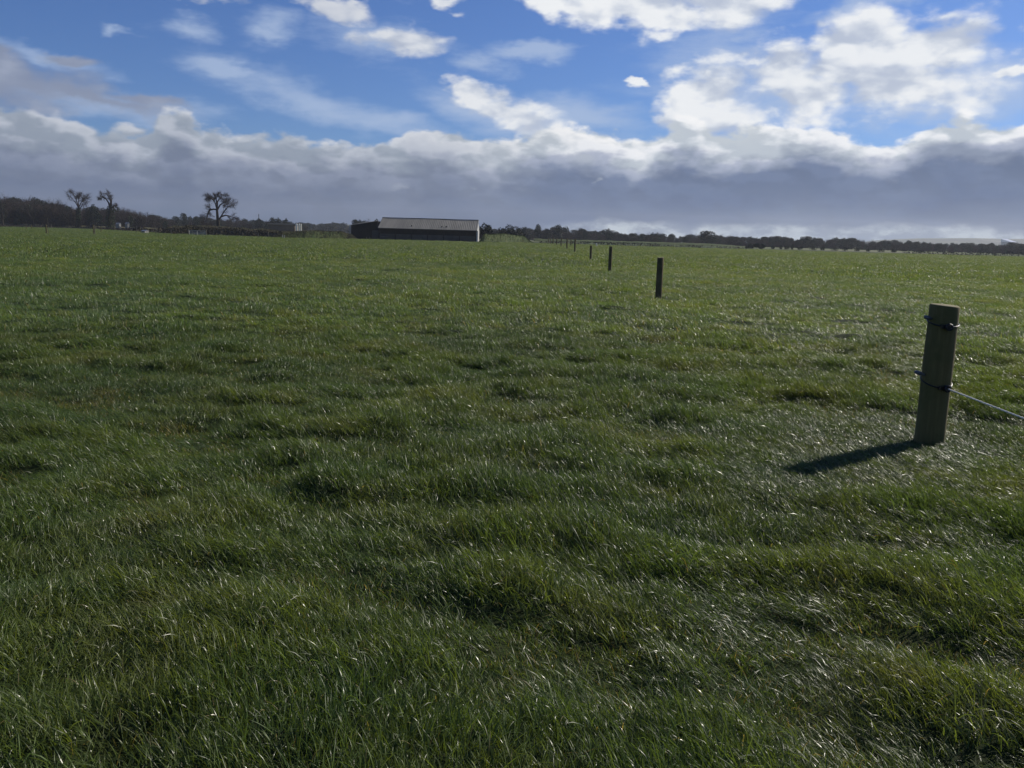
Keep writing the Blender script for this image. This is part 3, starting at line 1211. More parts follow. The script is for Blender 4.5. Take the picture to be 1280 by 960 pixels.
hand_tree('tall ivy-clad tree with crooked pollarded top standing in front of the left wood', None, 285,
          [(137, 288), (137, 278), (137, 268), (138, 258)],
          [[(138, 259), (135.5, 253), (132, 248), (128, 245)],
           [(132, 248), (128, 246), (126, 250)],
           [(138, 259), (138.5, 252), (136, 246), (134, 244)],
           [(138.5, 258), (139.5, 251), (138, 246)],
           [(139, 260), (143, 257), (146, 257)]], 0.75, 0.42, depth=2, dens=1.6, twl=1.1, seed=21, sub=0.62,
          ivy=[(137, 284, 1.5, 1.8), (137, 277, 1.6, 2.2), (137.5, 269, 1.5, 2.4), (138.5, 261, 1.2, 1.6), (144, 261, 1.6, 0.9)], up=0.15)


def prot_tree(name, label, x, ytop, D, proto, wide=1.0, group=None, cat='tree', zb=-0.2, width=None):
    """trunk and crown from one of the grown trees"""
    top = at(x, ytop, D).z
    s = (top - zb) / 9.7
    root = empty(name, (lat(x, D), D, zb))
    tag(root, label, cat, group)
    r0 = 5.2 if proto >= 8 else 5.0
    w = s * wide
    src = wood_protos[proto]
    me = src.copy()
    # split: woody part and leafy part
    import bmesh
    for part, keep in (('trunk', {0}), ('crown', {1, 2})):
        bm = bmesh.new()
        bm.from_mesh(src)
        bmesh.ops.delete(bm, geom=[f for f in bm.faces if f.material_index not in keep], context='FACES')
        m2 = bpy.data.meshes.new(part)
        bm.to_mesh(m2)
        bm.free()
        for mt in src.materials:
            m2.materials.append(mt)
        o = link(part, m2, root)
        o.scale = (w, w, s)
        o.rotation_euler.z = rng.uniform(0, 6.28)
    bpy.data.meshes.remove(me)
    return root


BT = 'single trees rising above the left wood'
prot_tree('bare_tree', 'broad round bare tree on the crest of the left wood', 42, 244.5, 325, 0, 1.3, BT)
prot_tree('bare_tree', 'thin feathery bare tree at the right end of the brown wood', 66, 248, 330, 1, 0.9, BT)
prot_tree('bare_tree', 'bare tree with a domed crown just left of the fan-shaped tree', 76, 249, 332, 2, 0.9, BT)
prot_tree('bare_tree', 'tallest bare tree cut by the left edge of the picture', 3, 241.5, 325, 3, 1.3, BT)
prot_tree('bare_tree', 'low twiggy tree right of the ivy-clad tree, standing on the slope of the wood', 157, 255, 340, 4, 1.1, BT)
prot_tree('evergreen_tree', 'dark rounded evergreen just left of the ivy-clad tree', 118, 256, 330, 8, 0.9, BT)
prot_tree('evergreen_tree', 'small dark tree breaking the horizon left of the lone bare tree', 231, 266.5, 420, 9, 0.7)
prot_tree('evergreen_tree', 'dark rounded tree left of the pale tanks, first of the pair', 341, 271.5, 430, 10, 1.0)
prot_tree('evergreen_tree', 'dark rounded tree left of the pale tanks, second and nearer them', 348, 272, 430, 11, 0.8)
prot_tree('evergreen_tree', 'flat topped dark tree just before the pale tanks', 358, 273, 430, 8, 0.6)
prot_tree('evergreen_tree', 'dark round tree behind the low shed, left one of two', 443.5, 274.5, 430, 9, 0.8)
prot_tree('evergreen_tree', 'dark round tree behind the low shed, right one of two', 449.5, 274.3, 430, 10, 0.8)
prot_tree('evergreen_tree', 'reddish-brown bare treetop showing over the low shed roof', 461, 273.5, 260, 1, 1.0)
prot_tree('evergreen_tree', 'dark treetop touching the left end of the barn roof', 471, 273.5, 260, 11, 0.6)
prot_tree('evergreen_tree', 'domed dark tree topping the middle of the long wood', 883, 288.6, 395, 9, 1.6)
prot_tree('evergreen_tree', 'dark rounded treetop in the long wood behind the fence line', 698, 280.5, 398, 10, 1.4)
prot_tree('evergreen_tree', 'pointed dark treetop in the long wood right of the green mound', 672, 280, 398, 11, 0.9)
prot_tree('evergreen_tree', 'broad dark treetop of the long wood above the third stake', 760, 286, 398, 8, 1.5)


def bush(label, x, ytop, D, halfw, m=M_ever, seed=1, zb=-0.1, name='bush', n=2600, size=0.22, grp=None):
    top = at(x, ytop, D).z
    h = top - zb
    r = random.Random(seed)
    e = MB()
    cs = []
    for i in range(14):
        a = r.uniform(-0.85, 0.85)
        hh = h * (1 - 0.55 * a * a)
        cs.append(((a * halfw, r.gauss(0, halfw * 0.3), hh * r.uniform(0.35, 0.68)), halfw * 0.34, halfw * 0.34, hh * 0.33))
    leaf_cloud(e, cs, n, size, seed)
    o = e.build(name, m, None, (lat(x, D), D, zb))
    tag(o, label, 'bush', grp)
    return o


bush('dark dense bush against the right gable of the barn', 606, 278, 222, 2.6, seed=3)
bush('broad domed dark bush behind the green mound', 637, 279.5, 224, 3.9, seed=4)
bush('dark bush clump standing at the far field edge before the long wood', 945, 303.5, 262, 2.7, seed=5)
sx = [(966, 4, 1.0), (976, 3, 1.3), (983, 6, 1.1), (990, 3, 1.6), (1000, 7, 1.0), (1016, 8, 1.2), (1028, 5, 1.1), (1043, 9, 1.1), (1056, 6, 1.3), (1071, 6, 1.1), (1085, 5, 1.0), (1101, 9, 1.1), (1117, 6, 1.0), (1150, 12, 1.0)]
for k, (x, w, h) in enumerate(sx):
    g = gnd(x, hor(x) + 6.0)
    e = MB()
    hw = w * 0.12
    leaf_cloud(e, [((q * hw, 0, h * 0.45), hw * 0.5, 0.5, h * 0.5) for q in (-0.7, -0.2, 0.3, 0.75)], 260, 0.14, 60 + k)
    o = e.build('bush', M_ever, None, g)
    tag(o, 'low dark scrub bush in the broken row along the far right field edge', 'bush', 'broken row of low scrub')


# hedges and banks --------------------------------------------------------
def hedge(name, label, pts, h, w, m, n_per=26, size=0.16, seed=1, cat='hedge', tw=True, ragged=0.35):
    """pts = list of (x px, base y px): leafy and twiggy strip following them on the ground"""
    G = [gnd(*p[:2]) for p in pts]
    hs = [p[2] if len(p) > 2 else h for p in pts]
    org = G[0].copy()
    r = random.Random(seed)
    e = MB()
    for i in range(len(G) - 1):
        a, b = G[i], G[i + 1]
        L = (b - a).length
        side = Vector((-(b - a).y, (b - a).x, 0)).normalized()
        if side.y < 0:
            side = -side
        for k in range(int(L * n_per)):
            t = r.random()
            p = a.lerp(b, t)
            s_ = (p.x * 0.9 + p.y * 0.3)
            hh = (hs[i] + (hs[i + 1] - hs[i]) * t) * (1 + ragged * (float(fbm(np.array([s_ * .45]), np.array([seed * 3.1]), 3)[0]) - 0.5) * 2)
            u = r.random()
            q = p + side * (w * r.uniform(0, 1) * (1 - 0.4 * u)) + Vector((0, 0, hh * u ** 0.8)) - org
            if tw and r.random() < 0.35:
                d = Vector((r.gauss(0, .5), r.gauss(0, .5), 1)).normalized() * r.uniform(0.15, 0.45)
                s = d.cross(Vector((r.random(), r.random(), 0.1))).normalized() * 0.014
                e.add([q - s, q + s, q + d], [(0, 1, 2)])
            else:
                n1 = Vector((r.gauss(0, 1), r.gauss(0, 1), r.gauss(0, 1))).normalized()
                b1 = n1.orthogonal().normalized() * size * r.uniform(.5, 1.3)
                c1_ = n1.cross(b1) * 0.6
                e.add([q - b1, q + c1_, q + b1, q - c1_], [(0, 1, 2, 3)])
    o = e.build(name, m, None, org)
    tag(o, label, cat)
    return o


hedge('hedge', 'low dark hedge along the far left edge of the field', [(-90, 284, 0.75), (20, 283.8, 0.7), (60, 285.2, 0.7), (120, 287, 0.75), (178, 290.6, 0.9), (207, 292.6, 1.3)],
      0.8, 1.6, M_brush, 22, 0.2, 2)
hedge('hedge', 'dark bramble hedge behind the pale field gate', [(205, 292.6, 1.5), (245, 294.1, 1.9), (300, 295.8, 1.7), (345, 297.3, 1.3)], 1.7, 2.2, M_bramble, 90, 0.17, 3)
hedge('hedge', 'low dark hedge crossing behind the fence line stakes', [(676, 304.0, 0.5), (740, 305.3, 0.75), (800, 307.8, 0.8), (825, 308.6, 0.7)], 0.7, 1.5, M_ever, 30, 0.18, 5, ragged=0.2)
hedge('hedge', 'low dark hedge at the foot of the long wood, middle right', [(806, 308.2, 0.5), (880, 310.0, 0.6), (935, 311.6, 0.55)], 0.7, 1.5, M_brush, 24, 0.18, 6)
hedge('hedge', 'long low dark hedge at the far right edge of the field', [(1125, 317.2, 0.7), (1180, 319.2, 0.8), (1240, 320.5, 1.0), (1285, 321.4, 1.1), (1400, 324.6, 1.2)], 0.9, 1.8, M_ever, 34, 0.18, 7)


def bank(name, label, pts, m, depth, seed, tufts=M_dead, fn=90, structure=True, blade=0.22):
    """earth bank: rounded ridge along pts (x px, base y px, height)"""
    G = [gnd(p[0], p[1]) for p in pts]
    org = G[0].copy()
    r = random.Random(seed)
    V_, F_ = [], []
    N = 40
    S_ = []
    for k in range(N * (len(G) - 1)):
        i = min(k // N, len(G) - 2)
        t = k / N - i
        ts = t
        a, b = G[i], G[i + 1]
        p = a.lerp(b, ts)
        side = Vector((0, 1, 0))
        hh = pts[i][2] + (pts[i + 1][2] - pts[i][2]) * (t * t * (3 - 2 * t))
        hh *= 1 + 0.18 * (float(fbm(np.array([p.x * .35]), np.array([seed * 2.7]), 3)[0]) - 0.5) * 2
        S_.append((p, hh))
    prof = [(0, -0.05), (0.10, 0.30), (0.22, 0.66), (0.36, 0.92), (0.5, 1.0), (0.68, 0.9), (0.85, 0.5), (1.0, -0.1)]
    for p, hh in S_:
        for u, v in prof:
            q = p + Vector((0, u * depth, v * hh + r.uniform(-.04, .04) * hh))
            V_.append(q - org)
    n = len(prof)
    for k in range(len(S_) - 1):
        for j in range(n - 1):
            a = k * n + j
            F_.append((a, a + n, a + n + 1, a + 1))
    o = link(name, mesh(name, V_, F_, True, m), None, org)
    o['kind'] = 'structure'
    # rough grass on it
    e = MB()
    for _ in range(fn * len(S_)):
        k = r.randrange(len(S_) - 1)
        p, hh = S_[k]
        p2, h2 = S_[k + 1]
        t = r.random()
        u = r.uniform(0, 0.62)
        v = float(np.interp(u, [a for a, _ in prof], [b for _, b in prof]))
        q = p.lerp(p2, t) + Vector((0, u * depth, v * (hh + (h2 - hh) * t) - 0.03)) - org
        d = Vector((r.gauss(-0.3, .4), r.gauss(0, .4), 1)).normalized() * blade * r.uniform(.5, 1.4)
        s = Vector((r.gauss(0, 1), r.gauss(0, 1), 0)).normalized() * blade * 0.13
        e.add([q - s, q + s, q + d], [(0, 1, 2)])
    g = e.build('rough_grass', tufts, None, org)
    return o, g


_, g1 = bank('bank', '', [(340, 297.6, 0.2), (352, 297.8, 1.2), (380, 298.4, 1.5), (420, 299.2, 1.55), (434, 299.4, 1.1), (446, 299.8, 0.05)], M_bankg, 5, 3)
tag(g1, 'pale rough grass on the low bank left of the shed', 'grass', kind='stuff')
_, g2 = bank('mound', '', [(598, 303.4, 0.2), (606, 303.5, 1.9), (628, 303.8, 2.1), (652, 304.1, 1.8), (668, 304.3, 0.1)], M_bankg, 9, 4, M_bankg, 70)
tag(g2, 'green grass on the mound right of the barn', 'grass', kind='stuff')
_, g3 = bank('bank', '', [(190, 290.8, 0.2), (215, 291.9, 1.9), (262, 293.2, 2.0), (320, 295.2, 1.6), (352, 296.6, 1.2), (372, 297.2, 0.2)], M_bramble, 7, 5, M_dead, 60, blade=0.3)
tag(g3, 'dead brown grass along the top of the bank behind the gate', 'grass', kind='stuff')

for lb, ptl, hh in (('left', [(x, hor(x) + 4.9) for x in (-90, 0, 60, 120, 180, 222)], 1.1), ('right', [(x, hor(x) + 4.9) for x in (668, 720, 800, 880, 960)], 1.05)):
    pts_ = [(x, y, h_) for (x, y), h_ in zip(ptl, [hh] * (len(ptl) - 1) + [0.1])]
    _, gx = bank('bank', '', pts_, M_dead if lb == 'left' else M_bankg, 8, 6 if lb == 'left' else 8, M_dead, 25)
    tag(gx, 'pale dry grass on the low strip beyond the %s hedge' % ('far left' if lb == 'left' else 'fence line'), 'grass', kind='stuff')

# ------------------------------------------------------------------ hills far off
M_hill = bpy.data.materials.new('hill_fields')
M_hill.use_nodes = True
T = NT(M_hill.node_tree)
hb = T.n['Principled BSDF']
g_ = T.new('ShaderNodeNewGeometry')
vo = T.new('ShaderNodeTexVoronoi')
vo.inputs['Scale'].default_value = 0.012
vm_ = T.new('ShaderNodeMapping')
vm_.inputs['Scale'].default_value = (1, 1, 6)
T.l.new(g_.outputs['Position'], vm_.inputs[0])
T.l.new(vm_.outputs[0], vo.inputs['Vector'])
sc_ = T.new('ShaderNodeSeparateColor')
T.l.new(vo.outputs['Color'], sc_.inputs[0])
hc = T.ramp(sc_.outputs[0], [(0.0, (0.018, 0.024, 0.014)), (0.35, (0.04, 0.055, 0.025)), (0.62, (0.10, 0.095, 0.055)), (0.75, (0.025, 0.035, 0.018))], 'CONSTANT')
T.l.new(hc, hb.inputs['Base Color'])
hb.inputs['Roughness'].default_value = 0.95


def hill(pts, D, depth):
    V_, F_ = [], []
    rows = [0, 0.25, 0.5, 0.75, 1.0, 1.5]
    hv = [0, 0.35, 0.75, 0.95, 1.0, 0.0]
    nn = 60
    xs_ = np.linspace(pts[0][0], pts[-1][0], nn)
    for x in xs_:
        yv = float(np.interp(x, [p[0] for p in pts], [p[1] for p in pts]))
        top = at(float(x), yv, D + depth).z
        for u, v in zip(rows, hv):
            dd = D + depth * u
            V_.append((lat(float(x), D) * dd / D, dd, top * v * (1 + 0.0) - (0.5 if v == 0 else 0)))
    n = len(rows)
    for i in range(nn - 1):
        for j in range(n - 1):
            a = i * n + j
            F_.append((a, a + n, a + n + 1, a + 1))
    o = link('hills', mesh('hills', V_, F_, True, M_hill))
    o['kind'] = 'structure'


hill([(1060, 305), (1100, 300), (1150, 298.3), (1210, 298), (1260, 299), (1330, 299), (1480, 303)], 1900, 900)
hill([(330, 289), (370, 283), (400, 280.5), (440, 281), (480, 282), (560, 290)], 1000, 500)

# ------------------------------------------------------------------ buildings
M_roof = None


def roof_mat():
    m = bpy.data.materials.new('fibre_cement_roof')
    m.use_nodes = True
    T = NT(m.node_tree)
    b = T.n['Principled BSDF']
    t = T.new('ShaderNodeTexCoord')
    s = T.new('ShaderNodeSeparateXYZ')
    T.l.new(t.outputs['Object'], s.inputs[0])
    mpn = T.new('ShaderNodeMapping')
    mpn.inputs['Scale'].default_value = (1.0, 0.12, 0.12)
    T.l.new(t.outputs['Object'], mpn.inputs[0])
    n = T.noise(mpn.outputs[0], 1.2, 6, 0.6)
    c = T.ramp(n, [(0.3, (0.105, 0.102, 0.086)), (0.7, (0.165, 0.160, 0.136))], 'LINEAR')
    n2 = T.noise(mpn.outputs[0], 0.33, 2, 0.5)
    c = T.mix(T.smooth(n2, 0.56, 0.62, 0, 0.45), c, (0.085, 0.085, 0.075))
    T.l.new(c, b.inputs['Base Color'])
    b.inputs['Roughness'].default_value = 0.8
    return m


M_roof = roof_mat()
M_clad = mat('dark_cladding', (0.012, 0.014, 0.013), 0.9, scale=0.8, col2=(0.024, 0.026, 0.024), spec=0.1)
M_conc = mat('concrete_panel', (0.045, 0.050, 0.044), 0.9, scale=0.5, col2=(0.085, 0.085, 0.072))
M_pale = mat('pale_sheet', (0.42, 0.42, 0.40), 0.7, 0.1, scale=1.0)
M_white = mat('white_tank', (0.82, 0.79, 0.68), 0.5, 0.08, scale=0.8)
M_hut = mat('hut_render', (0.20, 0.20, 0.19), 0.8, 0.1)
M_rust = mat('brown_boards', (0.11, 0.085, 0.06), 0.9, scale=0.7, col2=(0.17, 0.13, 0.09))

BD = 190.0
xl, xr = lat(474, BD), lat(594.5, BD)
zl_ = at(534, 286.6, BD).z        # eaves
depth_b = 13.0
zr_ = at(538, 273.8, BD + depth_b / 2).z
ex, ey = xl, BD
Lb = xr - xl
print('barn', Lb, zl_, zr_)
barn = empty('barn', (xl, BD, 0))
tag(barn, 'long low farm barn with a grey pitched roof and dark open side', 'barn')
# corrugated roof: two slopes as ribbed sheets with thickness
mb = MB()
ov = 0.35
nrib = 110
for sgn, y0, y1 in ((1, -ov, depth_b / 2), (-1, depth_b + ov, depth_b / 2)):
    z_e = zl_ + 0.02
    for i in range(nrib):
        x0 = -0.3 + (Lb + 0.6) * i / nrib
        x1 = -0.3 + (Lb + 0.6) * (i + 1) / nrib
        d0 = 0.05 if i % 2 else 0
        d1 = 0.0 if i % 2 else 0.05
        sag = lambda x: -0.05 * math.sin(math.pi * x / Lb * 3)
        mb.add([(x0, y0, z_e + d0), (x1, y0, z_e + d1), (x1, y1, zr_ + d1 + sag(x1)), (x0, y1, zr_ + d0 + sag(x0)),
                (x0, y0, z_e + d0 - 0.06), (x1, y0, z_e + d1 - 0.06)],
               [(0, 1, 2, 3) if sgn > 0 else (3, 2, 1, 0), (0, 4, 5, 1)])
rf = mb.build('roof', M_roof, barn)
mb = MB()
mb.box((-0.32, depth_b / 2 - 0.22, zr_ + 0.03), (Lb + 0.32, depth_b / 2 + 0.22, zr_ + 0.13))
mb.build('ridge_cap', M_conc, rf)
mb = MB()
mb.tube([(-0.3, -ov - 0.05, zl_ - 0.04), (Lb + 0.3, -ov - 0.05, zl_ - 0.04)], [0.07, 0.07], 8)
mb.build('gutter', M_conc, rf)
for k, xx in enumerate((0.33, 0.645, 0.69)):
    mb = MB()
    yy = depth_b / 2 * 0.16
    zz = zl_ + (zr_ - zl_) * (yy + ov) / (depth_b / 2 + ov)
    mb.box((Lb * xx - 0.12, yy, zz - 0.05), (Lb * xx + 0.12, yy + 0.25, zz + 0.38))
    mb.build('roof_vent', M_clad, rf)
mb = MB()                                     # lower concrete panels between stanchions
nb = 6
zc = 1.42
for i in range(nb):
    for j in range(2):
        mb.box((Lb * i / nb + 0.12, 0.02, j * zc / 2 + 0.0), (Lb * (i + 1) / nb - 0.12, 0.16, (j + 1) * zc / 2 - 0.02))
mb.build('wall', M_conc, barn)
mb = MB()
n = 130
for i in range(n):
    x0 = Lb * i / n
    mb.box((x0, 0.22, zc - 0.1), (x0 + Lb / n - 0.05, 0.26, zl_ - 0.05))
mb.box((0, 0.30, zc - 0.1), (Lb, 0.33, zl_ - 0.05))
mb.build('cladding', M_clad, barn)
for i in range(nb + 1):
    mb = MB()
    x0 = Lb * i / nb
    mb.box((x0 - 0.1, -0.02, -0.1), (x0 + 0.1, 0.2, zl_ - 0.03))
    mb.build('stanchion', M_clad, barn)
for nm, x0, x1 in (('gable', -0.02, 0.10), ('gable', Lb + 0.14, Lb + 0.24)):
    mb = MB()
    pr = [(0.05, -0.1), (depth_b - .05, -0.1), (depth_b - .05, zl_ - 0.02), (depth_b / 2, zr_ - 0.05), (0.05, zl_ - 0.02)]
    vs = [(x0, y, z) for y, z in pr] + [(x1, y, z) for y, z in pr]
    mb.add(vs, [(4, 3, 2, 1, 0), (5, 6, 7, 8, 9)] + [(i, (i + 1) % 5, (i + 1) % 5 + 5, i + 5) for i in range(5)])
    mb.build(nm, M_pale, barn)
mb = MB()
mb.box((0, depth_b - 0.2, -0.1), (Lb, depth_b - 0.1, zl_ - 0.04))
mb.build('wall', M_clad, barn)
# pale barge board on the right verge
mb = MB()
mb.add([(Lb + .32, -ov, zl_ - .12), (Lb + .32, depth_b / 2, zr_ - .1), (Lb + .32, depth_b / 2, zr_ + .1), (Lb + .32, -ov, zl_ + .08),
        (Lb + .38, -ov, zl_ - .12), (Lb + .38, depth_b / 2, zr_ - .1), (Lb + .38, depth_b / 2, zr_ + .1), (Lb + .38, -ov, zl_ + .08)],
       [(3, 2, 1, 0), (4, 5, 6, 7), (0, 1, 5, 4), (2, 3, 7, 6), (0, 4, 7, 3), (1, 2, 6, 5)])
mb.build('barge_board', M_pale, barn)
mb = MB()
mb.box((Lb + 0.15, -0.06, -0.1), (Lb + 0.5, 0.2, zl_ - 0.05))
mb.build('downpipe_panel', M_pale, barn)

# low lean-to shed left of the barn
SD = 193.0
sl, sr = lat(439, SD), lat(474, SD) - 0.3
shed = empty('shed', (sl, SD, 0))
tag(shed, 'low dark shed with a sloping roof adjoining the left end of the barn', 'shed')
Ls = sr - sl
za, zb_ = at(439, 281.5, SD).z, at(474, 276.5, SD).z
mb = MB()
mb.add([(0, 0, -.1), (Ls, 0, -.1), (Ls, 0, zb_), (0, 0, za), (0, 9, -.1), (Ls, 9, -.1), (Ls, 9, zb_), (0, 9, za)],
       [(0, 1, 2, 3), (5, 4, 7, 6), (4, 0, 3, 7), (1, 5, 6, 2)])
mb.build('wall', M_clad, shed)
mb = MB()
n = 36
for i in range(n):
    x0, x1 = -0.25 + (Ls + .25) * i / n, -0.25 + (Ls + .25) * (i + 1) / n
    z0 = za + (zb_ - za) * (x0 / Ls) + 0.06 + (0.04 if i % 2 else 0)
    z1 = za + (zb_ - za) * (x1 / Ls) + 0.06 + (0.0 if i % 2 else 0.04)
    z0b, z1b = z0 + 0.45, z1 + 0.45
    mb.add([(x0, -.3, z0), (x1, -.3, z1), (x1, 9.2, z1b), (x0, 9.2, z0b), (x0, -.3, z0 - .1), (x1, -.3, z1 - .1)], [(0, 1, 2, 3), (0, 4, 5, 1)])
mb.build('roof', M_roof, shed)
mb = MB()
dx0 = lat(465, SD) - sl
mb.box((dx0, -0.10, 0), (dx0 + 1.6, -0.02, 2.1))
dr = mb.build('door', M_conc, shed)
mb = MB()
mb.box((-0.28, -0.35, 0), (-0.12, -0.2, za + 0.05))
mb.build('post', M_pale, shed)

# tanks and boarded shed in the distance
TD = 330.0
for k, (x0, x1, lb) in enumerate([(369.3, 372.2, 'pale upright tank behind the grassy bank, left one of the bright three'),
                                  (372.8, 375.5, 'brightest upright pale tank, the middle one of three behind the bank'),
                                  (375.9, 377.4, 'slim pale upright tank, rightmost of the three behind the bank')]):
    xa, xb = lat(x0, TD), lat(x1, TD)
    rd = (xb - xa) / 2 * 0.86
    zt_ = at(x0, 279.6, TD).z
    mb = MB()
    nn = 20
    mb.tube([(0, 0, 0), (0, 0, zt_ - 0.35), (0, 0, zt_ - 0.1), (0, 0, zt_)], [rd, rd, rd * 0.8, rd * 0.3], nn)
    o = empty('storage_tank', ((xa + xb) / 2, TD, 0))
    tag(o, lb, 'tank', 'pale upright tanks')
    mb.build('tank_body', M_white, o)
    mb = MB()
    mb.tube([(0, 0, zt_), (0, 0, zt_ + 0.18)], [rd * 0.25, rd * 0.25], 10)
    mb.build('lid', M_grey, o)
sh2 = empty('shed', (lat(333, TD), TD + 3, 0))
tag(sh2, 'low brown boarded shed left of the pale tanks', 'shed')
L2 = lat(366, TD) - lat(333, TD)
z2 = at(350, 281.0, TD).z
mb = MB()
for i in range(34):
    mb.box((L2 * i / 34, 0, -.1), (L2 * (i + 1) / 34 - 0.04, 0.05, z2))
mb.box((0, 0.08, -.1), (L2, 6, z2 - .05))
mb.build('wall', M_rust, sh2)
mb = MB()
mb.add([(-.3, -.3, z2), (L2 + .3, -.3, z2), (L2 + .3, 3, z2 + .7), (-.3, 3, z2 + .7), (-.3, 6.3, z2), (L2 + .3, 6.3, z2)], [(0, 1, 2, 3), (3, 2, 5, 4), (0, 3, 4), (1, 5, 2)])
mb.build('roof', M_clad, sh2)
# bright roofed building on the far right ridge
WD = 1500.0
wa, wb = lat(1262, WD), lat(1269, WD)
zt_, zb2 = at(1265, 298.9, WD + 30).z, at(1265, 302.5, WD).z
fb = empty('farm_building', (wa, WD, 0))
tag(fb, 'distant building with a bright white sunlit roof on the ridge at far right', 'building')
mb = MB()
mb.box((0, 0, -1), (wb - wa, 30, zb2))
mb.build('wall', M_pale, fb)
mb = MB()
mb.add([(-.5, -1, zb2), (wb - wa + .5, -1, zb2), (wb - wa + .5, 30, zt_), (-.5, 30, zt_), (-.5, 31, zb2), (wb - wa + .5, 31, zb2)], [(0, 1, 2, 3), (3, 2, 5, 4), (0, 3, 4), (1, 5, 2)])
M_glow = mat('white_roof', (0.8, 0.8, 0.8), 0.3, 0.02, scale=0.1, spec=0.8)
mb.build('roof', M_glow, fb)

# ------------------------------------------------------------------ gates, posts and poles on the left
def gate(label, x0, x1, yb, yt, bars, m, name='field_gate'):
    a, b = gnd(x0, yb), gnd(x1, yb + 0.2)
    D = a.y
    b = Vector((lat(x1, D), D, 0))
    L = b.x - a.x
    h = at(x0, yt, D).z
    root = empty(name, (a.x, D, 0))
    tag(root, label, 'gate')
    mb = MB()
    mb.box((0, -.03, 0.12), (0.07, .03, h))
    mb.box((L - .07, -.03, 0.12), (L, .03, h))
    mb.box((0.07, -.03, h - 0.07), (L - 0.07, .03, h))
    mb.build('gate_frame', m, root)
    q = MB()
    q.box((L / 2 - .03, -.028, 0.12), (L / 2 + .03, .028, h - 0.072))
    q.build('brace', m, root)
    for i in range(bars):
        z = 0.2 + (h - 0.25) * i / bars
        q = MB()
        q.box((0.07, -.025, z - .04), (L - .07, .0, z + .04))
        q.build('rail', m, root)
    for xx in (-0.2, L + 0.05):
        q = MB()
        q.box((xx, -.08, -.2), (xx + .15, .08, h + 0.25))
        q.build('gate_post', M_post2, root)
    return root


gate('pale metal field gate closed in front of the bramble hedge', 236.5, 256.5, 294.3, 288.0, 3, M_gate)
gate('dull wooden gate in the hedge left of the grassy bank', 336, 351, 297.2, 291.5, 3, M_post2)


def small_post(x, yb, yt, r, m, label, grp='thin fence posts along the far left edge', name='fence_post'):
    g = gnd(x, yb)
    h = at(x, yt, g.y).z
    mb = MB()
    mb.tube([(0, 0, -.2), (0, 0, h * 0.5), (0, 0, h - 0.03), (0, 0, h)], [r * 1.05, r, r * 0.96, r * 0.7], 8)
    o = mb.build(name, m, None, g, smooth=False)
    tag(o, label, 'post', grp)
    return o


small_post(60.8, 293.5, 272.8, 0.035, M_post2, 'tall thin pale pole at the left, beside a dark stake', None, 'pole')
small_post(58.4, 293, 280.6, 0.10, M_post, 'dark stake directly beside the tall thin pale pole')
small_post(64.5, 285.8, 280.5, 0.11, M_post2, 'pale stub post just right of the tall thin pole')
small_post(117.2, 293.3, 280.8, 0.085, M_post, 'dark stake left of a pale one, left of the ivy-clad tree')
small_post(118.8, 294.3, 281.2, 0.06, M_post2, 'pale slim post touching the dark stake left of the ivy-clad tree')
small_post(126.5, 291.5, 283.5, 0.075, M_post, 'short dark stake under the ivy-clad tree')
small_post(33, 287, 281.6, 0.08, M_post, 'dark little post left of the tall pole, nearest the left edge')
small_post(39.5, 287, 281.6, 0.08, M_post, 'dark little post between the leftmost one and the tall pole')
for x, yb, yt, m, lb in [(143.5, 288.5, 279.5, M_post2, 'pale post just right of the ivy-clad trunk'),
                         (149, 288.8, 280.5, M_post2, 'second pale post right of the ivy-clad trunk'),
                         (171, 292, 282.0, M_post2, 'pale post of the pair near the end of the left wood, left one'),
                         (175.5, 292, 283, M_post, 'dark post of the pair near the end of the left wood, right one'),
                         (195, 293, 284, M_post2, 'pale post where the bramble bank begins'),
                         (214, 294, 286, M_post2, 'pale post between the bank start and the field gate'),
                         (267.2, 295.5, 288.5, M_post2, 'first thin pale post right of the field gate'),
                         (276.2, 295.6, 289.2, M_post2, 'short bright post second right of the field gate'),
                         (303, 296.8, 290.5, M_post2, 'thin post midway between the two gates'),
                         (323, 297.2, 291.2, M_post2, 'thin post just before the wooden gate'),
                         (353.2, 297.9, 293.5, M_pale, 'small white post right of the wooden gate, left one'),
                         (355.6, 298.0, 294.0, M_pale, 'small white post right of the wooden gate, right one'),
                         (458, 300.6, 296.2, M_post2, 'tiny pale post before the dark shed, left one'),
                         (462, 300.8, 296.2, M_post2, 'tiny pale post before the dark shed, right one'),
                         (526, 302.2, 297.5, M_post2, 'tiny pale post before the barn wall')]:
    small_post(x, yb, yt, 0.06, m, lb)
small_post(324, 291, 267.5, 0.15, M_bark, 'dark utility pole on the skyline right of the lone bare tree', None, 'utility_pole')
small_post(805 + 0, 0 + hor(805) + 6.2, hor(805) + 2.6, 0.08, M_white, 'tiny white marker post before the hedge behind the fence line', None, 'marker_post') if False else None
small_post(745.5, 308.4, 304.0, 0.11, M_white, 'tiny white marker before the hedge, between the third and fourth stakes', None, 'marker_post')

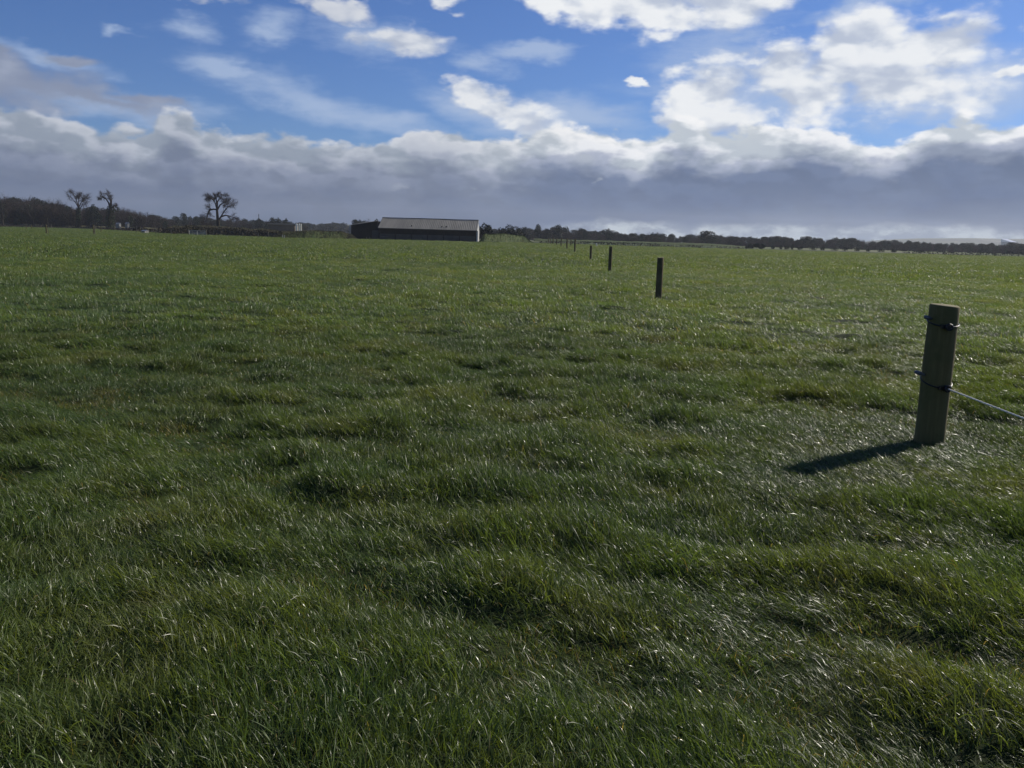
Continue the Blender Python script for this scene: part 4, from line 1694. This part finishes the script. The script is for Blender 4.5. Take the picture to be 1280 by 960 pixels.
# small white hut in the trees and a trough
for x, y0, y1, w, D, lb, nm in [(146.5, 281.5, 278.2, 1.2, 325, 'small pale hut under the trees right of the ivy-clad trunk', 'hut'),
                                (158, 281.5, 277.6, 1.0, 326, 'tiny white hut under the trees, farther right', 'hut'),
                                (178.5, 291, 287.4, 0.7, 0, 'small white water tank at the hedge end', 'water_tank')]:
    if D == 0:
        D = 180
    h = at(x, y1, D).z
    root = empty(nm, (lat(x, D), D, 0))
    tag(root, lb, nm.replace('_', ' '))
    mb = MB()
    mb.box((-w / 2, 0, 0), (w / 2, 2, h * 0.75))
    mb.build('wall', M_hut, root)
    mb = MB()
    mb.add([(-w / 2 - .1, -.1, h * .75), (w / 2 + .1, -.1, h * .75), (w / 2 + .1, 1, h), (-w / 2 - .1, 1, h), (-w / 2 - .1, 2.1, h * .75), (w / 2 + .1, 2.1, h * .75)],
           [(0, 1, 2, 3), (3, 2, 5, 4), (0, 3, 4), (1, 5, 2)])
    mb.build('roof', M_grey, root)

# ------------------------------------------------------------------ air
USE_HAZE = True
if USE_HAZE:
    hz = MB()
    hz.box((-2600, -150, -2), (2600, 3000, 90))
    hm = bpy.data.materials.new('haze')
    hm.use_nodes = True
    T = NT(hm.node_tree)
    for n in list(T.n):
        T.n.remove(n)
    pv = T.new('ShaderNodeVolumePrincipled')
    pv.inputs['Color'].default_value = (0.86, 0.92, 1.0, 1)
    pv.inputs['Density'].default_value = 0.00015
    pv.inputs['Anisotropy'].default_value = 0.25
    oo = T.new('ShaderNodeOutputMaterial')
    T.l.new(pv.outputs[0], oo.inputs['Volume'])
    o = hz.build('haze', hm)
    o['kind'] = 'stuff'

# ------------------------------------------------------------------ render settings
scene.render.engine = 'CYCLES'
cy = scene.cycles
cy.use_denoising = True
cy.denoiser = 'OPENIMAGEDENOISE'
cy.denoising_input_passes = 'RGB_ALBEDO_NORMAL'
cy.denoising_prefilter = 'ACCURATE'
cy.volume_bounces = 0
cy.max_bounces = 5
cy.diffuse_bounces = 3
cy.glossy_bounces = 2
cy.transmission_bounces = 3
cy.transparent_max_bounces = 4
cy.caustics_reflective = False
cy.caustics_refractive = False
cy.sample_clamp_indirect = 4
cy.pixel_filter_type = 'BLACKMAN_HARRIS'
cy.filter_width = 1.5
vs = scene.view_settings
vs.view_transform = 'Standard'
vs.look = 'None'
vs.exposure = 0.0
vs.gamma = 1.0
